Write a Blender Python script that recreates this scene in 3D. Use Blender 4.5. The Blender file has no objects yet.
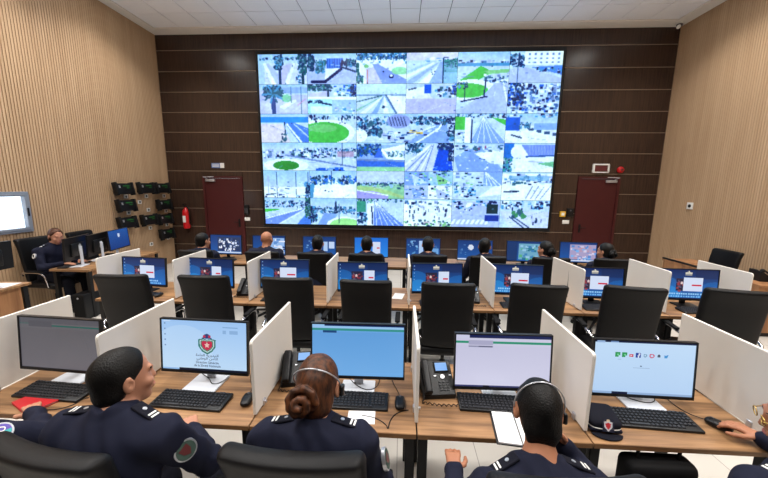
import bpy, bmesh, math, random
import numpy as np
from mathutils import Vector, Matrix
random.seed(7)
SC = bpy.context.scene
COL = SC.collection

# ------------------------------------------------------------------ camera
PITCH, YAW, ROLL, CAMZ = 0.1601, 0.0538, 0.0101, 1.993
_F = Vector((-math.sin(YAW)*math.cos(PITCH), math.cos(YAW)*math.cos(PITCH), -math.sin(PITCH)))
_R = Vector((math.cos(YAW), math.sin(YAW), 0)); _U = _R.cross(_F)
_R2 = _R*math.cos(ROLL)+_U*math.sin(ROLL); _U2 = _U*math.cos(ROLL)-_R*math.sin(ROLL)
cd = bpy.data.cameras.new('camera'); cam = bpy.data.objects.new('camera', cd); COL.objects.link(cam)
cd.sensor_width = 36; cd.lens = 322.54/768*36; cd.clip_start = .02; cd.clip_end = 200
cam.matrix_world = Matrix(((_R2.x, _U2.x, -_F.x, 0), (_R2.y, _U2.y, -_F.y, 0), (_R2.z, _U2.z, -_F.z, CAMZ), (0, 0, 0, 1)))
SC.camera = cam
# ------------------------------------------------------------------ world, exposure
w = bpy.data.worlds.new('world'); SC.world = w; w.use_nodes = True
w.node_tree.nodes['Background'].inputs[0].default_value = (.86, .93, 1, 1)
w.node_tree.nodes['Background'].inputs[1].default_value = 2.2
vs = SC.view_settings
vs.view_transform = 'Standard'; vs.look = 'None'; vs.gamma = 1; vs.use_curve_mapping = False
vs.exposure = 0.0
PANEL_WATT = 36.0          # each ceiling light panel
LED_GAIN, SCREEN_GAIN = 1.1, .95

# ------------------------------------------------------------------ materials
def lin(c): return tuple((v/12.92 if v <= .04045 else ((v+.055)/1.055)**2.4) for v in c)
def rgb(r, g, b): return lin((r/255, g/255, b/255))
MATS = {}
def mat(name, col, rough=.5, metal=0, spec=.5, bump=0, bscale=200, var=0, vscale=8, trans=0, coat=0, bdist=.002):
    if name in MATS: return MATS[name]
    m = bpy.data.materials.new(name); m.use_nodes = True; nt = m.node_tree
    b = nt.nodes['Principled BSDF']; MATS[name] = m
    b.inputs['Base Color'].default_value = (*col, 1); b.inputs['Roughness'].default_value = rough
    b.inputs['Metallic'].default_value = metal; b.inputs['Specular IOR Level'].default_value = spec
    if trans: b.inputs['Transmission Weight'].default_value = trans
    if coat: b.inputs['Coat Weight'].default_value = coat
    tc = nt.nodes.new('ShaderNodeTexCoord')
    n = nt.nodes.new('ShaderNodeTexNoise'); n.inputs['Scale'].default_value = vscale; n.inputs['Detail'].default_value = 3
    nt.links.new(tc.outputs['Object'], n.inputs['Vector'])
    mr = nt.nodes.new('ShaderNodeMapRange'); v = max(var, .03)
    mr.inputs['To Min'].default_value = 1-v; mr.inputs['To Max'].default_value = 1+v
    nt.links.new(n.outputs['Fac'], mr.inputs['Value'])
    mx = nt.nodes.new('ShaderNodeMix'); mx.data_type = 'RGBA'; mx.blend_type = 'MULTIPLY'; mx.inputs[0].default_value = 1
    mx.inputs[6].default_value = (*col, 1)
    nt.links.new(mr.outputs[0], mx.inputs[7]); nt.links.new(mx.outputs[2], b.inputs['Base Color'])
    if bump:
        n2 = nt.nodes.new('ShaderNodeTexNoise'); n2.inputs['Scale'].default_value = bscale
        nt.links.new(tc.outputs['Object'], n2.inputs['Vector'])
        bp = nt.nodes.new('ShaderNodeBump'); bp.inputs['Strength'].default_value = bump; bp.inputs['Distance'].default_value = bdist
        nt.links.new(n2.outputs['Fac'], bp.inputs['Height']); nt.links.new(bp.outputs[0], b.inputs['Normal'])
    return m
def woodmat(name, ca, cb, scale, rough=.4, spec=.5, world=False, detail=5, lo=.32, hi=.7, rvar=0):
    m = bpy.data.materials.new(name); m.use_nodes = True; nt = m.node_tree; MATS[name] = m
    b = nt.nodes['Principled BSDF']; b.inputs['Roughness'].default_value = rough; b.inputs['Specular IOR Level'].default_value = spec
    tc = nt.nodes.new('ShaderNodeTexCoord')
    vec = tc.outputs['Object']
    if world:
        g = nt.nodes.new('ShaderNodeNewGeometry'); vec = g.outputs['Position']
    mp = nt.nodes.new('ShaderNodeMapping'); mp.inputs['Scale'].default_value = scale
    nt.links.new(vec, mp.inputs['Vector'])
    n = nt.nodes.new('ShaderNodeTexNoise'); n.inputs['Scale'].default_value = 1; n.inputs['Detail'].default_value = detail
    n.inputs['Distortion'].default_value = .35; n.inputs['Roughness'].default_value = .6
    nt.links.new(mp.outputs[0], n.inputs['Vector'])
    cr = nt.nodes.new('ShaderNodeValToRGB'); cr.color_ramp.elements[0].position = lo; cr.color_ramp.elements[1].position = hi
    cr.color_ramp.elements[0].color = (*ca, 1); cr.color_ramp.elements[1].color = (*cb, 1)
    nt.links.new(n.outputs['Fac'], cr.inputs['Fac']); nt.links.new(cr.outputs[0], b.inputs['Base Color'])
    if rvar:
        mr = nt.nodes.new('ShaderNodeMapRange'); mr.inputs['To Min'].default_value = rough-rvar; mr.inputs['To Max'].default_value = rough+rvar
        nt.links.new(n.outputs['Fac'], mr.inputs['Value']); nt.links.new(mr.outputs[0], b.inputs['Roughness'])
    return m
def emitmat(name, col, s):
    if name in MATS: return MATS[name]
    m = bpy.data.materials.new(name); m.use_nodes = True; nt = m.node_tree; MATS[name] = m
    b = nt.nodes['Principled BSDF']; b.inputs['Base Color'].default_value = (.02, .02, .02, 1)
    b.inputs['Emission Color'].default_value = (*col, 1); b.inputs['Emission Strength'].default_value = s
    return m
def paintmat(name, emit, rough=.25):
    """colour comes from the print stored on the mesh: glowing for displays, plain for badges"""
    m = bpy.data.materials.new(name); m.use_nodes = True; nt = m.node_tree; MATS[name] = m
    b = nt.nodes['Principled BSDF']; b.inputs['Roughness'].default_value = rough
    a = nt.nodes.new('ShaderNodeAttribute'); a.attribute_name = 'print'
    if emit:
        b.inputs['Base Color'].default_value = (.012, .012, .014, 1); b.inputs['Specular IOR Level'].default_value = .25
        nt.links.new(a.outputs['Color'], b.inputs['Emission Color']); b.inputs['Emission Strength'].default_value = emit
    else: nt.links.new(a.outputs['Color'], b.inputs['Base Color'])
    return m
woodmat('panel_wood', rgb(44, 31, 26), rgb(70, 51, 41), (38, 38, 1.6), rough=.25, world=True, rvar=.04)
woodmat('slat_wood', rgb(186, 155, 122), rgb(201, 171, 138), (9, 9, .5), rough=.5, spec=.3, world=True)
woodmat('desk_wood', rgb(104, 75, 50), rgb(178, 136, 95), (1.2, 22, 22), rough=.42, spec=.35, world=True)
woodmat('desk_edge', rgb(92, 64, 40), rgb(140, 102, 66), (1.5, 22, 22), rough=.5, spec=.3, world=True)
woodmat('side_wood', rgb(128, 88, 58), rgb(176, 128, 88), (14, 14, 1.2), rough=.45, spec=.3, world=True)
mat('groove', rgb(168, 138, 108), .8)
mat('wall_core', rgb(40, 29, 24), .8)
mat('strip', rgb(158, 140, 122), .4, .5)
mat('white_panel', rgb(224, 220, 213), .45, var=.02)
mat('white', rgb(235, 234, 230), .5)
mat('paper', rgb(238, 238, 240), .7)
mat('ceil_tile', rgb(248, 250, 255), .9, bump=.3, bscale=160, var=.03, vscale=60)
mat('ceil_grid', rgb(120, 118, 124), .6)
mat('cornice', rgb(236, 232, 226), .7)
mat('black_metal', rgb(16, 16, 18), .5, spec=.3)
mat('black_plastic', rgb(15, 16, 19), .4, spec=.35)
mat('key_plastic', rgb(34, 35, 39), .5)
mat('leather', rgb(13, 13, 15), .5, spec=.22, bump=.25, bscale=220)
mat('mesh_black', rgb(10, 10, 12), .75, spec=.2)
mat('chrome', rgb(205, 205, 210), .18, 1)
mat('silver', rgb(196, 198, 204), .32, .7)
mat('stand_white', rgb(214, 218, 226), .3)
mat('alu', rgb(150, 156, 166), .4, .35)
mat('door_red', rgb(70, 25, 26), .42, spec=.35, var=.08, vscale=5)
mat('red', rgb(196, 24, 30), .3)
mat('red_dark', rgb(92, 38, 40), .45)
mat('folder_red', rgb(178, 22, 30), .4)
mat('navy', rgb(22, 25, 43), .85, spec=.2, bump=.4, bscale=500, var=.1, vscale=14)
mat('navy_dark', rgb(15, 16, 28), .85, spec=.2)
mat('trouser', rgb(18, 19, 28), .9, spec=.15)
mat('shoe', rgb(14, 14, 16), .3)
mat('skin', rgb(180, 128, 102), .5, spec=.35, var=.06, vscale=22)
mat('skin_tan', rgb(166, 112, 84), .5, spec=.35, var=.06, vscale=22)
mat('hair_black', rgb(9, 8, 8), .5, spec=.22, bump=.7, bscale=170, var=.25, vscale=60, bdist=.004)
woodmat('hair_brown', rgb(34, 18, 11), rgb(106, 62, 36), (60, 60, 16), rough=.5, spec=.3, lo=.36, hi=.72)
mat('eye_white', rgb(232, 228, 224), .2)
mat('iris', rgb(30, 20, 16), .15)
mat('lip', rgb(160, 90, 84), .5)
mat('yellow', rgb(226, 178, 40), .5)
mat('sign_blue', rgb(84, 112, 168), .5)
mat('green_print', rgb(34, 110, 44), .5)
mat('orange', rgb(222, 96, 40), .6)
mat('frame_grey', rgb(80, 80, 86), .5)
mat('gold', rgb(190, 160, 92), .3, .8)
paintmat('led_screen', LED_GAIN); paintmat('display', SCREEN_GAIN); paintmat('printed', 0, .6)
emitmat('lamp', (1, .97, .92), 9.0)
mat('trim_tan', rgb(190, 160, 128), .6)
emitmat('lcd_blue', rgb(120, 180, 250), .9)
# glass: thin, mostly clear
g = mat('glass', (.9, .95, 1), .02, trans=1); g.node_tree.nodes['Principled BSDF'].inputs['IOR'].default_value = 1.02
# floor tiles
fm = bpy.data.materials.new('floor_tile'); fm.use_nodes = True; MATS['floor_tile'] = fm; nt = fm.node_tree
b = nt.nodes['Principled BSDF']; b.inputs['Roughness'].default_value = .22
br = nt.nodes.new('ShaderNodeTexBrick'); br.offset = 0; br.inputs['Scale'].default_value = 1
br.inputs['Brick Width'].default_value = .6; br.inputs['Row Height'].default_value = .6; br.inputs['Mortar Size'].default_value = .003
br.inputs['Color1'].default_value = (*rgb(206, 201, 193), 1); br.inputs['Color2'].default_value = (*rgb(201, 196, 188), 1); br.inputs['Mortar'].default_value = (*rgb(150, 145, 138), 1)
ge = nt.nodes.new('ShaderNodeNewGeometry'); nt.links.new(ge.outputs['Position'], br.inputs['Vector']); nt.links.new(br.outputs['Color'], b.inputs['Base Color'])

# ------------------------------------------------------------------ mesh helpers
class MB:
    def __init__(s): s.v = []; s.f = []
    def add(s, vs, fs):
        o = len(s.v); s.v += [tuple(x) for x in vs]; s.f += [tuple(i+o for i in f) for f in fs]; return s
    def box(s, c, d, R=None):
        x, y, z = d[0]/2, d[1]/2, d[2]/2
        P = [Vector((a, b_, c_)) for a in (-x, x) for b_ in (-y, y) for c_ in (-z, z)]
        if R: P = [R @ p for p in P]
        c = Vector(c)
        return s.add([p+c for p in P], [(0, 1, 3, 2), (4, 6, 7, 5), (0, 4, 5, 1), (2, 3, 7, 6), (0, 2, 6, 4), (1, 5, 7, 3)])
    def bb(s, x0, x1, y0, y1, z0, z1): return s.box(((x0+x1)/2, (y0+y1)/2, (z0+z1)/2), (x1-x0, y1-y0, z1-z0))
    def rbox(s, c, d, r, n=3, mid=1, R=None, fn=None):
        """box with rounded edges"""
        h = [q/2 for q in d]; r = min(r, min(h)*.999)
        def axis(hh):
            a = [-hh+r*(1-math.cos(math.pi/2*i/n)) for i in range(n+1)] if n > 0 else [-hh]
            m = [(-hh+r)+(2*hh-2*r)*i/(mid+1) for i in range(1, mid+1)]
            return a+m+[-q for q in reversed(a)]
        AX = [axis(q) for q in h]; c = Vector(c); idx = {}; vs = []
        def vid(i, j, k):
            if (i, j, k) not in idx:
                p = Vector((AX[0][i], AX[1][j], AX[2][k]))
                q = Vector([max(-h[a]+r, min(h[a]-r, p[a])) for a in range(3)])
                dlt = p-q
                if dlt.length > 1e-9: p = q+dlt.normalized()*r
                if fn: p = Vector(fn(p))
                if R: p = R @ p
                idx[(i, j, k)] = len(vs); vs.append(p+c)
            return idx[(i, j, k)]
        fs = []; n0, n1, n2 = [len(a)-1 for a in AX]
        for i in range(n0):
            for j in range(n1):
                fs.append([vid(i, j, 0), vid(i, j+1, 0), vid(i+1, j+1, 0), vid(i+1, j, 0)])
                fs.append([vid(i, j, n2), vid(i+1, j, n2), vid(i+1, j+1, n2), vid(i, j+1, n2)])
        for i in range(n0):
            for k in range(n2):
                fs.append([vid(i, 0, k), vid(i+1, 0, k), vid(i+1, 0, k+1), vid(i, 0, k+1)])
                fs.append([vid(i, n1, k), vid(i, n1, k+1), vid(i+1, n1, k+1), vid(i+1, n1, k)])
        for j in range(n1):
            for k in range(n2):
                fs.append([vid(0, j, k), vid(0, j, k+1), vid(0, j+1, k+1), vid(0, j+1, k)])
                fs.append([vid(n0, j, k), vid(n0, j+1, k), vid(n0, j+1, k+1), vid(n0, j, k+1)])
        return s.add(vs, fs)
    def cyl(s, p0, p1, r0, r1=None, n=14, cap=True):
        r1 = r0 if r1 is None else r1; p0 = Vector(p0); p1 = Vector(p1); d = (p1-p0).normalized()
        a = d.orthogonal().normalized(); b_ = d.cross(a)
        vs = []
        for p, r in ((p0, r0), (p1, r1)):
            vs += [p+a*math.cos(2*math.pi*i/n)*r+b_*math.sin(2*math.pi*i/n)*r for i in range(n)]
        fs = [(i, (i+1) % n, n+(i+1) % n, n+i) for i in range(n)]
        if cap: fs += [tuple(reversed(range(n))), tuple(range(n, 2*n))]
        return s.add(vs, fs)
    def tube(s, pts, r, n=8, smooth=0, flat=None):
        pts = [Vector(p) for p in pts]
        for _ in range(smooth):
            q = [pts[0]]
            for a, b_ in zip(pts, pts[1:]): q += [a*.75+b_*.25, a*.25+b_*.75]
            pts = q+[pts[-1]]
        vs = []; prev = None
        for i, p in enumerate(pts):
            d = (pts[min(i+1, len(pts)-1)]-pts[max(i-1, 0)]).normalized()
            if prev is None: a = d.orthogonal().normalized()
            else:
                a = prev-d*prev.dot(d); a = a.normalized() if a.length > 1e-6 else d.orthogonal().normalized()
            prev = a; b_ = d.cross(a)
            vs += [p+a*math.cos(2*math.pi*k/n)*r+b_*math.sin(2*math.pi*k/n)*r for k in range(n)]
        fs = []
        for i in range(len(pts)-1):
            for k in range(n): fs.append((i*n+k, i*n+(k+1) % n, (i+1)*n+(k+1) % n, (i+1)*n+k))
        fs += [tuple(reversed(range(n))), tuple((len(pts)-1)*n+k for k in range(n))]
        return s.add(vs, fs)
    def prism(s, poly, h0, h1, axis='z'):
        """poly: 2-D points; axis: extrusion axis"""
        def P(a, b_, h):
            return {'z': (a, b_, h), 'y': (a, h, b_), 'x': (h, a, b_)}[axis]
        n = len(poly)
        return s.add([P(a, b_, h0) for a, b_ in poly]+[P(a, b_, h1) for a, b_ in poly],
                     [(i, (i+1) % n, n+(i+1) % n, n+i) for i in range(n)]+[tuple(reversed(range(n))), tuple(range(n, 2*n))])
    def lathe(s, prof, c=(0, 0, 0), n=20):
        c = Vector(c); vs = []
        for r, z in prof: vs += [c+Vector((r*math.cos(2*math.pi*k/n), r*math.sin(2*math.pi*k/n), z)) for k in range(n)]
        fs = []
        for i in range(len(prof)-1):
            for k in range(n): fs.append((i*n+k, i*n+(k+1) % n, (i+1)*n+(k+1) % n, (i+1)*n+k))
        fs += [tuple(reversed(range(n))), tuple((len(prof)-1)*n+k for k in range(n))]
        return s.add(vs, fs)
    def ball(s, c, r, n=10, R=None):
        c = Vector(c); r = (r, r, r) if isinstance(r, (int, float)) else r
        vs = []; m = n//2
        for i in range(m+1):
            t = math.pi*i/m
            for k in range(n):
                p = Vector((r[0]*math.sin(t)*math.cos(2*math.pi*k/n), r[1]*math.sin(t)*math.sin(2*math.pi*k/n), r[2]*math.cos(t)))
                vs.append(c+(R @ p if R else p))
        return s.add(vs, [(i*n+k, (i+1)*n+k, (i+1)*n+(k+1) % n, i*n+(k+1) % n) for i in range(m) for k in range(n)])
    def mesh(s, name, m, smooth=False, bevel=0, seg=2):
        me = bpy.data.meshes.new(name); me.from_pydata([tuple(p) for p in s.v], [], s.f)
        bm = bmesh.new(); bm.from_mesh(me)
        bmesh.ops.remove_doubles(bm, verts=bm.verts, dist=1e-6)
        bmesh.ops.recalc_face_normals(bm, faces=bm.faces)
        if bevel:
            ed = [e for e in bm.edges if len(e.link_faces) == 2 and e.calc_face_angle(0) > .5]
            bmesh.ops.bevel(bm, geom=ed, offset=bevel, segments=seg, affect='EDGES', profile=.6, clamp_overlap=True)
        bm.to_mesh(me); bm.free()
        me.materials.append(MATS[m])
        if smooth:
            me.polygons.foreach_set('use_smooth', [True]*len(me.polygons))
            me.set_sharp_from_angle(angle=math.radians(48))
        me.update(); return me
def link(name, me, parent=None, loc=(0, 0, 0), rot=None):
    o = bpy.data.objects.new(name, me); COL.objects.link(o); o.location = loc
    if rot is not None: o.rotation_euler = rot
    if parent: o.parent = parent
    return o
def part(name, mb, m, parent=None, smooth=False, bevel=0, loc=(0, 0, 0), rot=None, seg=2, label=None):
    o = link(name, mb.mesh(name, m, smooth, bevel, seg), parent, loc, rot)
    if label: o['label'] = label
    return o
def tag(o, label, cat, group=None):
    o['label'] = label; o['category'] = cat
    if group: o['group'] = group
    return o
def thing(name, label, cat, loc=(0, 0, 0), rz=0, group=None):
    return tag(link(name, None, None, loc, (0, 0, rz)), label, cat, group)
def structure(o): o['kind'] = 'structure'; return o
def dup(root, loc, rz=0, label=None, group=None):
    r = root.copy(); COL.objects.link(r); r.location = loc; r.rotation_euler = (0, 0, rz)
    if label: r['label'] = label
    if group: r['group'] = group
    for ch in root.children:
        c = ch.copy(); COL.objects.link(c); c.parent = r
        for gch in ch.children:
            d = gch.copy(); COL.objects.link(d); d.parent = c
    return r
RAD = math.radians
ORD = ['first', 'second', 'third', 'fourth', 'fifth', 'sixth', 'seventh', 'eighth', 'ninth']
Rz = lambda a: Matrix.Rotation(a, 3, 'Z')
Rx = lambda a: Matrix.Rotation(a, 3, 'X')
Ry = lambda a: Matrix.Rotation(a, 3, 'Y')

# ------------------------------------------------------------------ printed pictures (displays, badges)
class Cv:
    def __init__(s, w, h, bg):
        s.w, s.h = w, h; s.A = np.zeros((h, w, 3)); s.A[:] = np.array(bg)/255.
        s.V, s.U = np.mgrid[0:h, 0:w]; s.U = (s.U+.5)/w; s.V = (s.V+.5)/h; s.rg = np.random.RandomState(int(sum(bg))+w)
    def m(s, mask, c, a=1.):
        k = (mask*a)[..., None]; s.A = s.A*(1-k)+np.array(c)/255.*k; return s
    def rect(s, x0, y0, x1, y1, c, a=1.): return s.m((s.U >= x0)&(s.U < x1)&(s.V >= y0)&(s.V < y1), c, a)
    def grad(s, y0, y1, c0, c1):
        t = np.clip((s.V-y0)/(y1-y0), 0, 1)[..., None]; k = ((s.V >= y0)&(s.V < y1))[..., None]
        s.A = np.where(k, np.array(c0)/255.*(1-t)+np.array(c1)/255.*t, s.A); return s
    def ell(s, x, y, rx, ry, c, a=1.): return s.m(((s.U-x)/rx)**2+((s.V-y)/ry)**2 < 1, c, a)
    def ring(s, x, y, rx, ry, t, c):
        d = np.sqrt(((s.U-x)/rx)**2+((s.V-y)/ry)**2); return s.m(np.abs(d-1) < t, c)
    def poly(s, pts, c, a=1.):
        ins = np.zeros(s.U.shape, bool); n = len(pts)
        for i in range(n):
            (x0, y0), (x1, y1) = pts[i], pts[(i+1) % n]
            if y0 == y1: continue
            cr = (s.V > min(y0, y1))&(s.V <= max(y0, y1)); ins ^= cr&(s.U < x0+(s.V-y0)*(x1-x0)/(y1-y0))
        return s.m(ins, c, a)
    def line(s, x0, y0, x1, y1, t, c, a=1.):
        asp = s.w/s.h; dx, dy = (x1-x0)*asp, y1-y0; L = dx*dx+dy*dy+1e-9
        q = np.clip(((s.U-x0)*asp*dx+(s.V-y0)*dy)/L, 0, 1)
        return s.m(np.hypot((s.U-x0)*asp-q*dx, s.V-y0-q*dy) < t, c, a)
    def blobs(s, x0, y0, x1, y1, n, r, cs):
        for _ in range(n):
            c = cs[s.rg.randint(len(cs))]
            s.ell(s.rg.uniform(x0, x1), s.rg.uniform(y0, y1), r*s.rg.uniform(.4, 1.2)*s.h/s.w, r*s.rg.uniform(.4, 1.2), c)
        return s
    def bits(s, x0, y0, x1, y1, n, w_, h_, cs):
        for _ in range(n):
            c = cs[s.rg.randint(len(cs))]; x = s.rg.uniform(x0, x1); y = s.rg.uniform(y0, y1); s.rect(x, y, x+w_*s.rg.uniform(.5, 1.2), y+h_*s.rg.uniform(.5, 1.2), c)
        return s
    def noise(s, a): s.A = np.clip(s.A+s.rg.normal(0, a, s.A.shape[:2])[..., None], 0, 1); return s
def picture_mesh(name, cv, wd, ht, m):
    """flat display lying in x-z, looking toward -y, one little square per picture dot"""
    H, W = cv.h, cv.w
    xs = (np.arange(W+1)/W-.5)*wd; zs = (.5-np.arange(H+1)/H)*ht
    X, Z = np.meshgrid(xs, zs); V = np.stack([X, np.zeros_like(X), Z], -1).reshape(-1, 3)
    i = np.arange(H)[:, None]*(W+1)+np.arange(W)[None, :]
    Fq = np.stack([i, i+W+1, i+W+2, i+1], -1).reshape(-1, 4)
    me = bpy.data.meshes.new(name); me.vertices.add(len(V)); me.vertices.foreach_set('co', V.ravel())
    me.loops.add(Fq.size); me.loops.foreach_set('vertex_index', Fq.ravel().astype(np.int32))
    me.polygons.add(len(Fq)); me.polygons.foreach_set('loop_start', (np.arange(len(Fq))*4).astype(np.int32))
    me.update(calc_edges=True)
    A = np.clip(cv.A, 0, 1); A = np.where(A <= .04045, A/12.92, ((A+.055)/1.055)**2.4)
    c4 = np.ones((H*W, 4)); c4[:, :3] = A.reshape(-1, 3)
    at = me.attributes.new('print', 'FLOAT_COLOR', 'CORNER'); at.data.foreach_set('color', np.repeat(c4, 4, 0).ravel().astype(np.float32))
    me.materials.append(MATS[m]); return me

# ================================================================== THE ROOM
XL, XR, YB, YF, ZC = -5.92, 5.98, 8.0, -2.2, 5.5
structure(part('floor', MB().bb(XL-.2, XR+.2, YF-.2, YB+.2, -.1, 0), 'floor_tile'))
# --- ceiling: base slab, border boards and laid-in tiles
ceil = structure(part('ceiling', MB().bb(XL-.2, XR+.2, YF-.2, YB+.2, ZC+.03, ZC+.12), 'ceil_grid'))
LIGHT_CELLS = {(c, r) for c in (1, 6, 12, 17) for r in (2, 5, 8, 11, 14)}
tile_me = MB().bb(-.293, .293, -.293, .293, 0, .016).mesh('tile', 'ceil_tile', bevel=.003, seg=1)
NR = 16
for c in range(19):
    for r in range(NR):
        if (c, r) in LIGHT_CELLS: continue
        if r < 7: link('tile', tile_me, ceil, (-5.4+.6*c, 7.4-.6*r, ZC+.012))
rest = MB()
for c in range(19):
    for r in range(7, NR):
        if (c, r) not in LIGHT_CELLS: rest.bb(-5.4+.6*c-.296, -5.4+.6*c+.296, 7.4-.6*r-.296, 7.4-.6*r+.296, ZC+.012, ZC+.028)
o = part('tile_field', rest, 'ceil_tile', ceil); o['kind'] = 'stuff'
for i, (a, b_, c_, d_) in enumerate([(XL, XR, 7.7, YB), (XL, -5.7, YF, 7.7), (5.7, XR, YF, 7.7), (-5.7, 5.7, YF, 7.4-.6*15-.3)]):
    structure(part('trim_%d' % (i+1), MB().bb(a, b_, c_, d_, ZC-.012, ZC+.03), 'cornice', bevel=.006))
# --- lights laid into the ceiling grid
lamp_frame = MB().bb(-.298, .298, -.298, -.27, -.004, .02).bb(-.298, .298, .27, .298, -.004, .02).bb(-.298, -.27, -.27, .27, -.004, .02).bb(.27, .298, -.27, .27, -.004, .02).mesh('frame', 'white')
lamp_diff = MB().bb(-.27, .27, -.27, .27, .004, .016).mesh('diffuser', 'lamp')
CN = {1: 'along the left wall', 6: 'left of the middle', 12: 'right of the middle', 17: 'along the right wall'}
for (c, r) in sorted(LIGHT_CELLS):
    lt = thing('ceiling_light', 'square white ceiling light panel %s, %s from the video wall' % (CN[c], ORD[(r-2)//3]), 'ceiling light', (-5.4+.6*c, 7.4-.6*r, ZC), group='ceiling light panels')
    link('frame', lamp_frame, lt); link('diffuser', lamp_diff, lt)
    ld = bpy.data.lights.new('lamp_light', 'AREA'); ld.shape = 'SQUARE'; ld.size = .54; ld.energy = PANEL_WATT; ld.color = (1, .965, .92); ld.spread = RAD(125)
    link('lamp_light', ld, lt, (0, 0, -.012))
# --- back wall: dark wood courses with metal strips between, cut around the two doors
DOORS = [(-4.97, -4.04, 2.17), (4.2, 5.06, 2.23)]
wb = structure(part('wall_back', MB().bb(XL-.2, DOORS[0][0], YB+.02, YB+.2, 0, ZC+.1).bb(DOORS[0][1], DOORS[1][0], YB+.02, YB+.2, 0, ZC+.1).bb(DOORS[1][1], XR+.2, YB+.02, YB+.2, 0, ZC+.1)
      .bb(DOORS[0][0], DOORS[0][1], YB+.02, YB+.2, DOORS[0][2], ZC+.1).bb(DOORS[1][0], DOORS[1][1], YB+.02, YB+.2, DOORS[1][2], ZC+.1), 'wall_core'))
SP, Z0 = .4677, 5.149
for k in range(12):
    z1 = ZC if k == 0 else Z0-(k-1)*SP-.012; z0 = max(0.0, Z0-k*SP+.012)
    segs = [(XL, XR)]
    for (a, b_, top) in DOORS:
        if z0 < top-.05:
            ns = []
            for (p, q) in segs:
                if p < a and q > b_: ns += [(p, a-.05), (b_+.05, q)]
                else: ns.append((p, q))
            segs = ns
    for (p, q) in segs:
        zz = z0
        part('panel', MB().bb(p, q, YB, YB+.025, zz, z1), 'panel_wood', wb, bevel=.003, seg=1)
        if k < 11: part('metal_strip', MB().bb(p, q, YB+.002, YB+.025, zz-.019, zz-.005), 'strip', wb)
    for (a, b_, top) in DOORS:
        if z0 < top-.05 < z1 and top+.06 < z1: part('panel', MB().bb(a-.047, b_+.047, YB, YB+.025, top+.056, z1), 'panel_wood', wb)
# --- side walls: plain backing with fine vertical slats
WIN = (3.5, 4.82, 1.235, 1.865)
wl = structure(part('wall_left', MB().bb(XL-.08, XL-.012, YF-.2, WIN[0], 0, ZC+.1).bb(XL-.08, XL-.012, WIN[1], YB+.02, 0, ZC+.1).bb(XL-.08, XL-.012, WIN[0], WIN[1], 0, WIN[2]).bb(XL-.08, XL-.012, WIN[0], WIN[1], WIN[3], ZC+.1), 'groove'))
sl = MB(); PS = .043; n = int((YB-YF)/PS)
for i in range(n):
    y = YF+.01+i*PS
    if WIN[0]-.04 < y < WIN[1]+.0:
        sl.bb(XL-.0125, XL-.003, y, y+PS*.68, 0, WIN[2]).bb(XL-.0125, XL-.003, y, y+PS*.68, WIN[3], ZC-.012)
    else: sl.bb(XL-.0125, XL-.003, y, y+PS*.68, 0, ZC-.012)
o = part('slat_cladding', sl, 'slat_wood', wl); o['kind'] = 'stuff'
wr = structure(part('wall_right', MB().bb(XR+.012, XR+.2, YF-.2, YB+.02, 0, ZC+.1), 'groove'))
sl = MB()
for i in range(n): y = YF+.01+i*PS; sl.bb(XR+.003, XR+.0125, y, y+PS*.68, 0, ZC-.012)
o = part('slat_cladding', sl, 'slat_wood', wr); o['kind'] = 'stuff'
structure(part('wall_rear', MB().bb(XL-.2, XR+.2, YF-.2, YF, 0, ZC+.1), 'panel_wood'))
# --- window in the left wall
wn = structure(link('window_1', None, None, (XL, (WIN[0]+WIN[1])/2, (WIN[2]+WIN[3])/2)))
hw, hh = (WIN[1]-WIN[0])/2, (WIN[3]-WIN[2])/2
def ringframe(hw, hh, t, x0, x1):
    return MB().bb(x0, x1, -hw, hw, hh-t, hh).bb(x0, x1, -hw, hw, -hh, -hh+t).bb(x0, x1, -hw, -hw+t, -hh+t, hh-t).bb(x0, x1, hw-t, hw, -hh+t, hh-t)
part('window_frame', ringframe(hw, hh, .035, -.06, .03), 'alu', wn, bevel=.004)
sash = part('sash', ringframe(hw-.033, hh-.033, .034, -.03, .04), 'alu', wn, bevel=.005)
part('pane', MB().bb(.004, .012, -hw+.066, hw-.066, -hh+.066, hh-.066), 'glass', wn)
part('handle', MB().rbox((.05, hw-.05, 0), (.02, .022, .13), .008), 'black_plastic', sash, smooth=True)
# --- doors
def door(idx, d, hinge_left, closer_left):
    x0, x1, top = d; cx = (x0+x1)/2
    r = structure(link('door_%d' % idx, None, None, (cx, YB, 0))); hx = (x1-x0)/2
    part('door_frame', MB().bb(-hx-.05, -hx+.01, -.03, .06, 0, top+.05).bb(hx-.01, hx+.05, -.03, .06, 0, top+.05).bb(-hx+.01, hx-.01, -.03, .06, top, top+.05), 'door_red', r, bevel=.006)
    part('leaf', MB().bb(-hx+.014, hx-.014, -.012, .035, .01, top-.005), 'door_red', r, bevel=.004)
    s = -1 if hinge_left else 1
    hd = part('handle', MB().rbox((-s*(hx-.09), -.02, 1.05), (.045, .016, .2), .007).tube([(-s*(hx-.09), -.02, 1.07), (-s*(hx-.09), -.06, 1.07), (-s*(hx-.21), -.06, 1.07)], .009), 'black_metal', r, smooth=True)
    cs = -1 if closer_left else 1
    cl = part('door_closer', MB().rbox((cs*(hx-.16), -.035, top-.06), (.25, .05, .06), .012), 'silver', r, smooth=True)
    part('closer_arm', MB().tube([(cs*(hx-.1), -.05, top-.02), (cs*(hx-.02), -.1, top+.02), (cs*(hx-.26), -.045, top+.035)], .009), 'silver', cl, smooth=True)
door(1, DOORS[0], True, True); door(2, DOORS[1], False, False)

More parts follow.
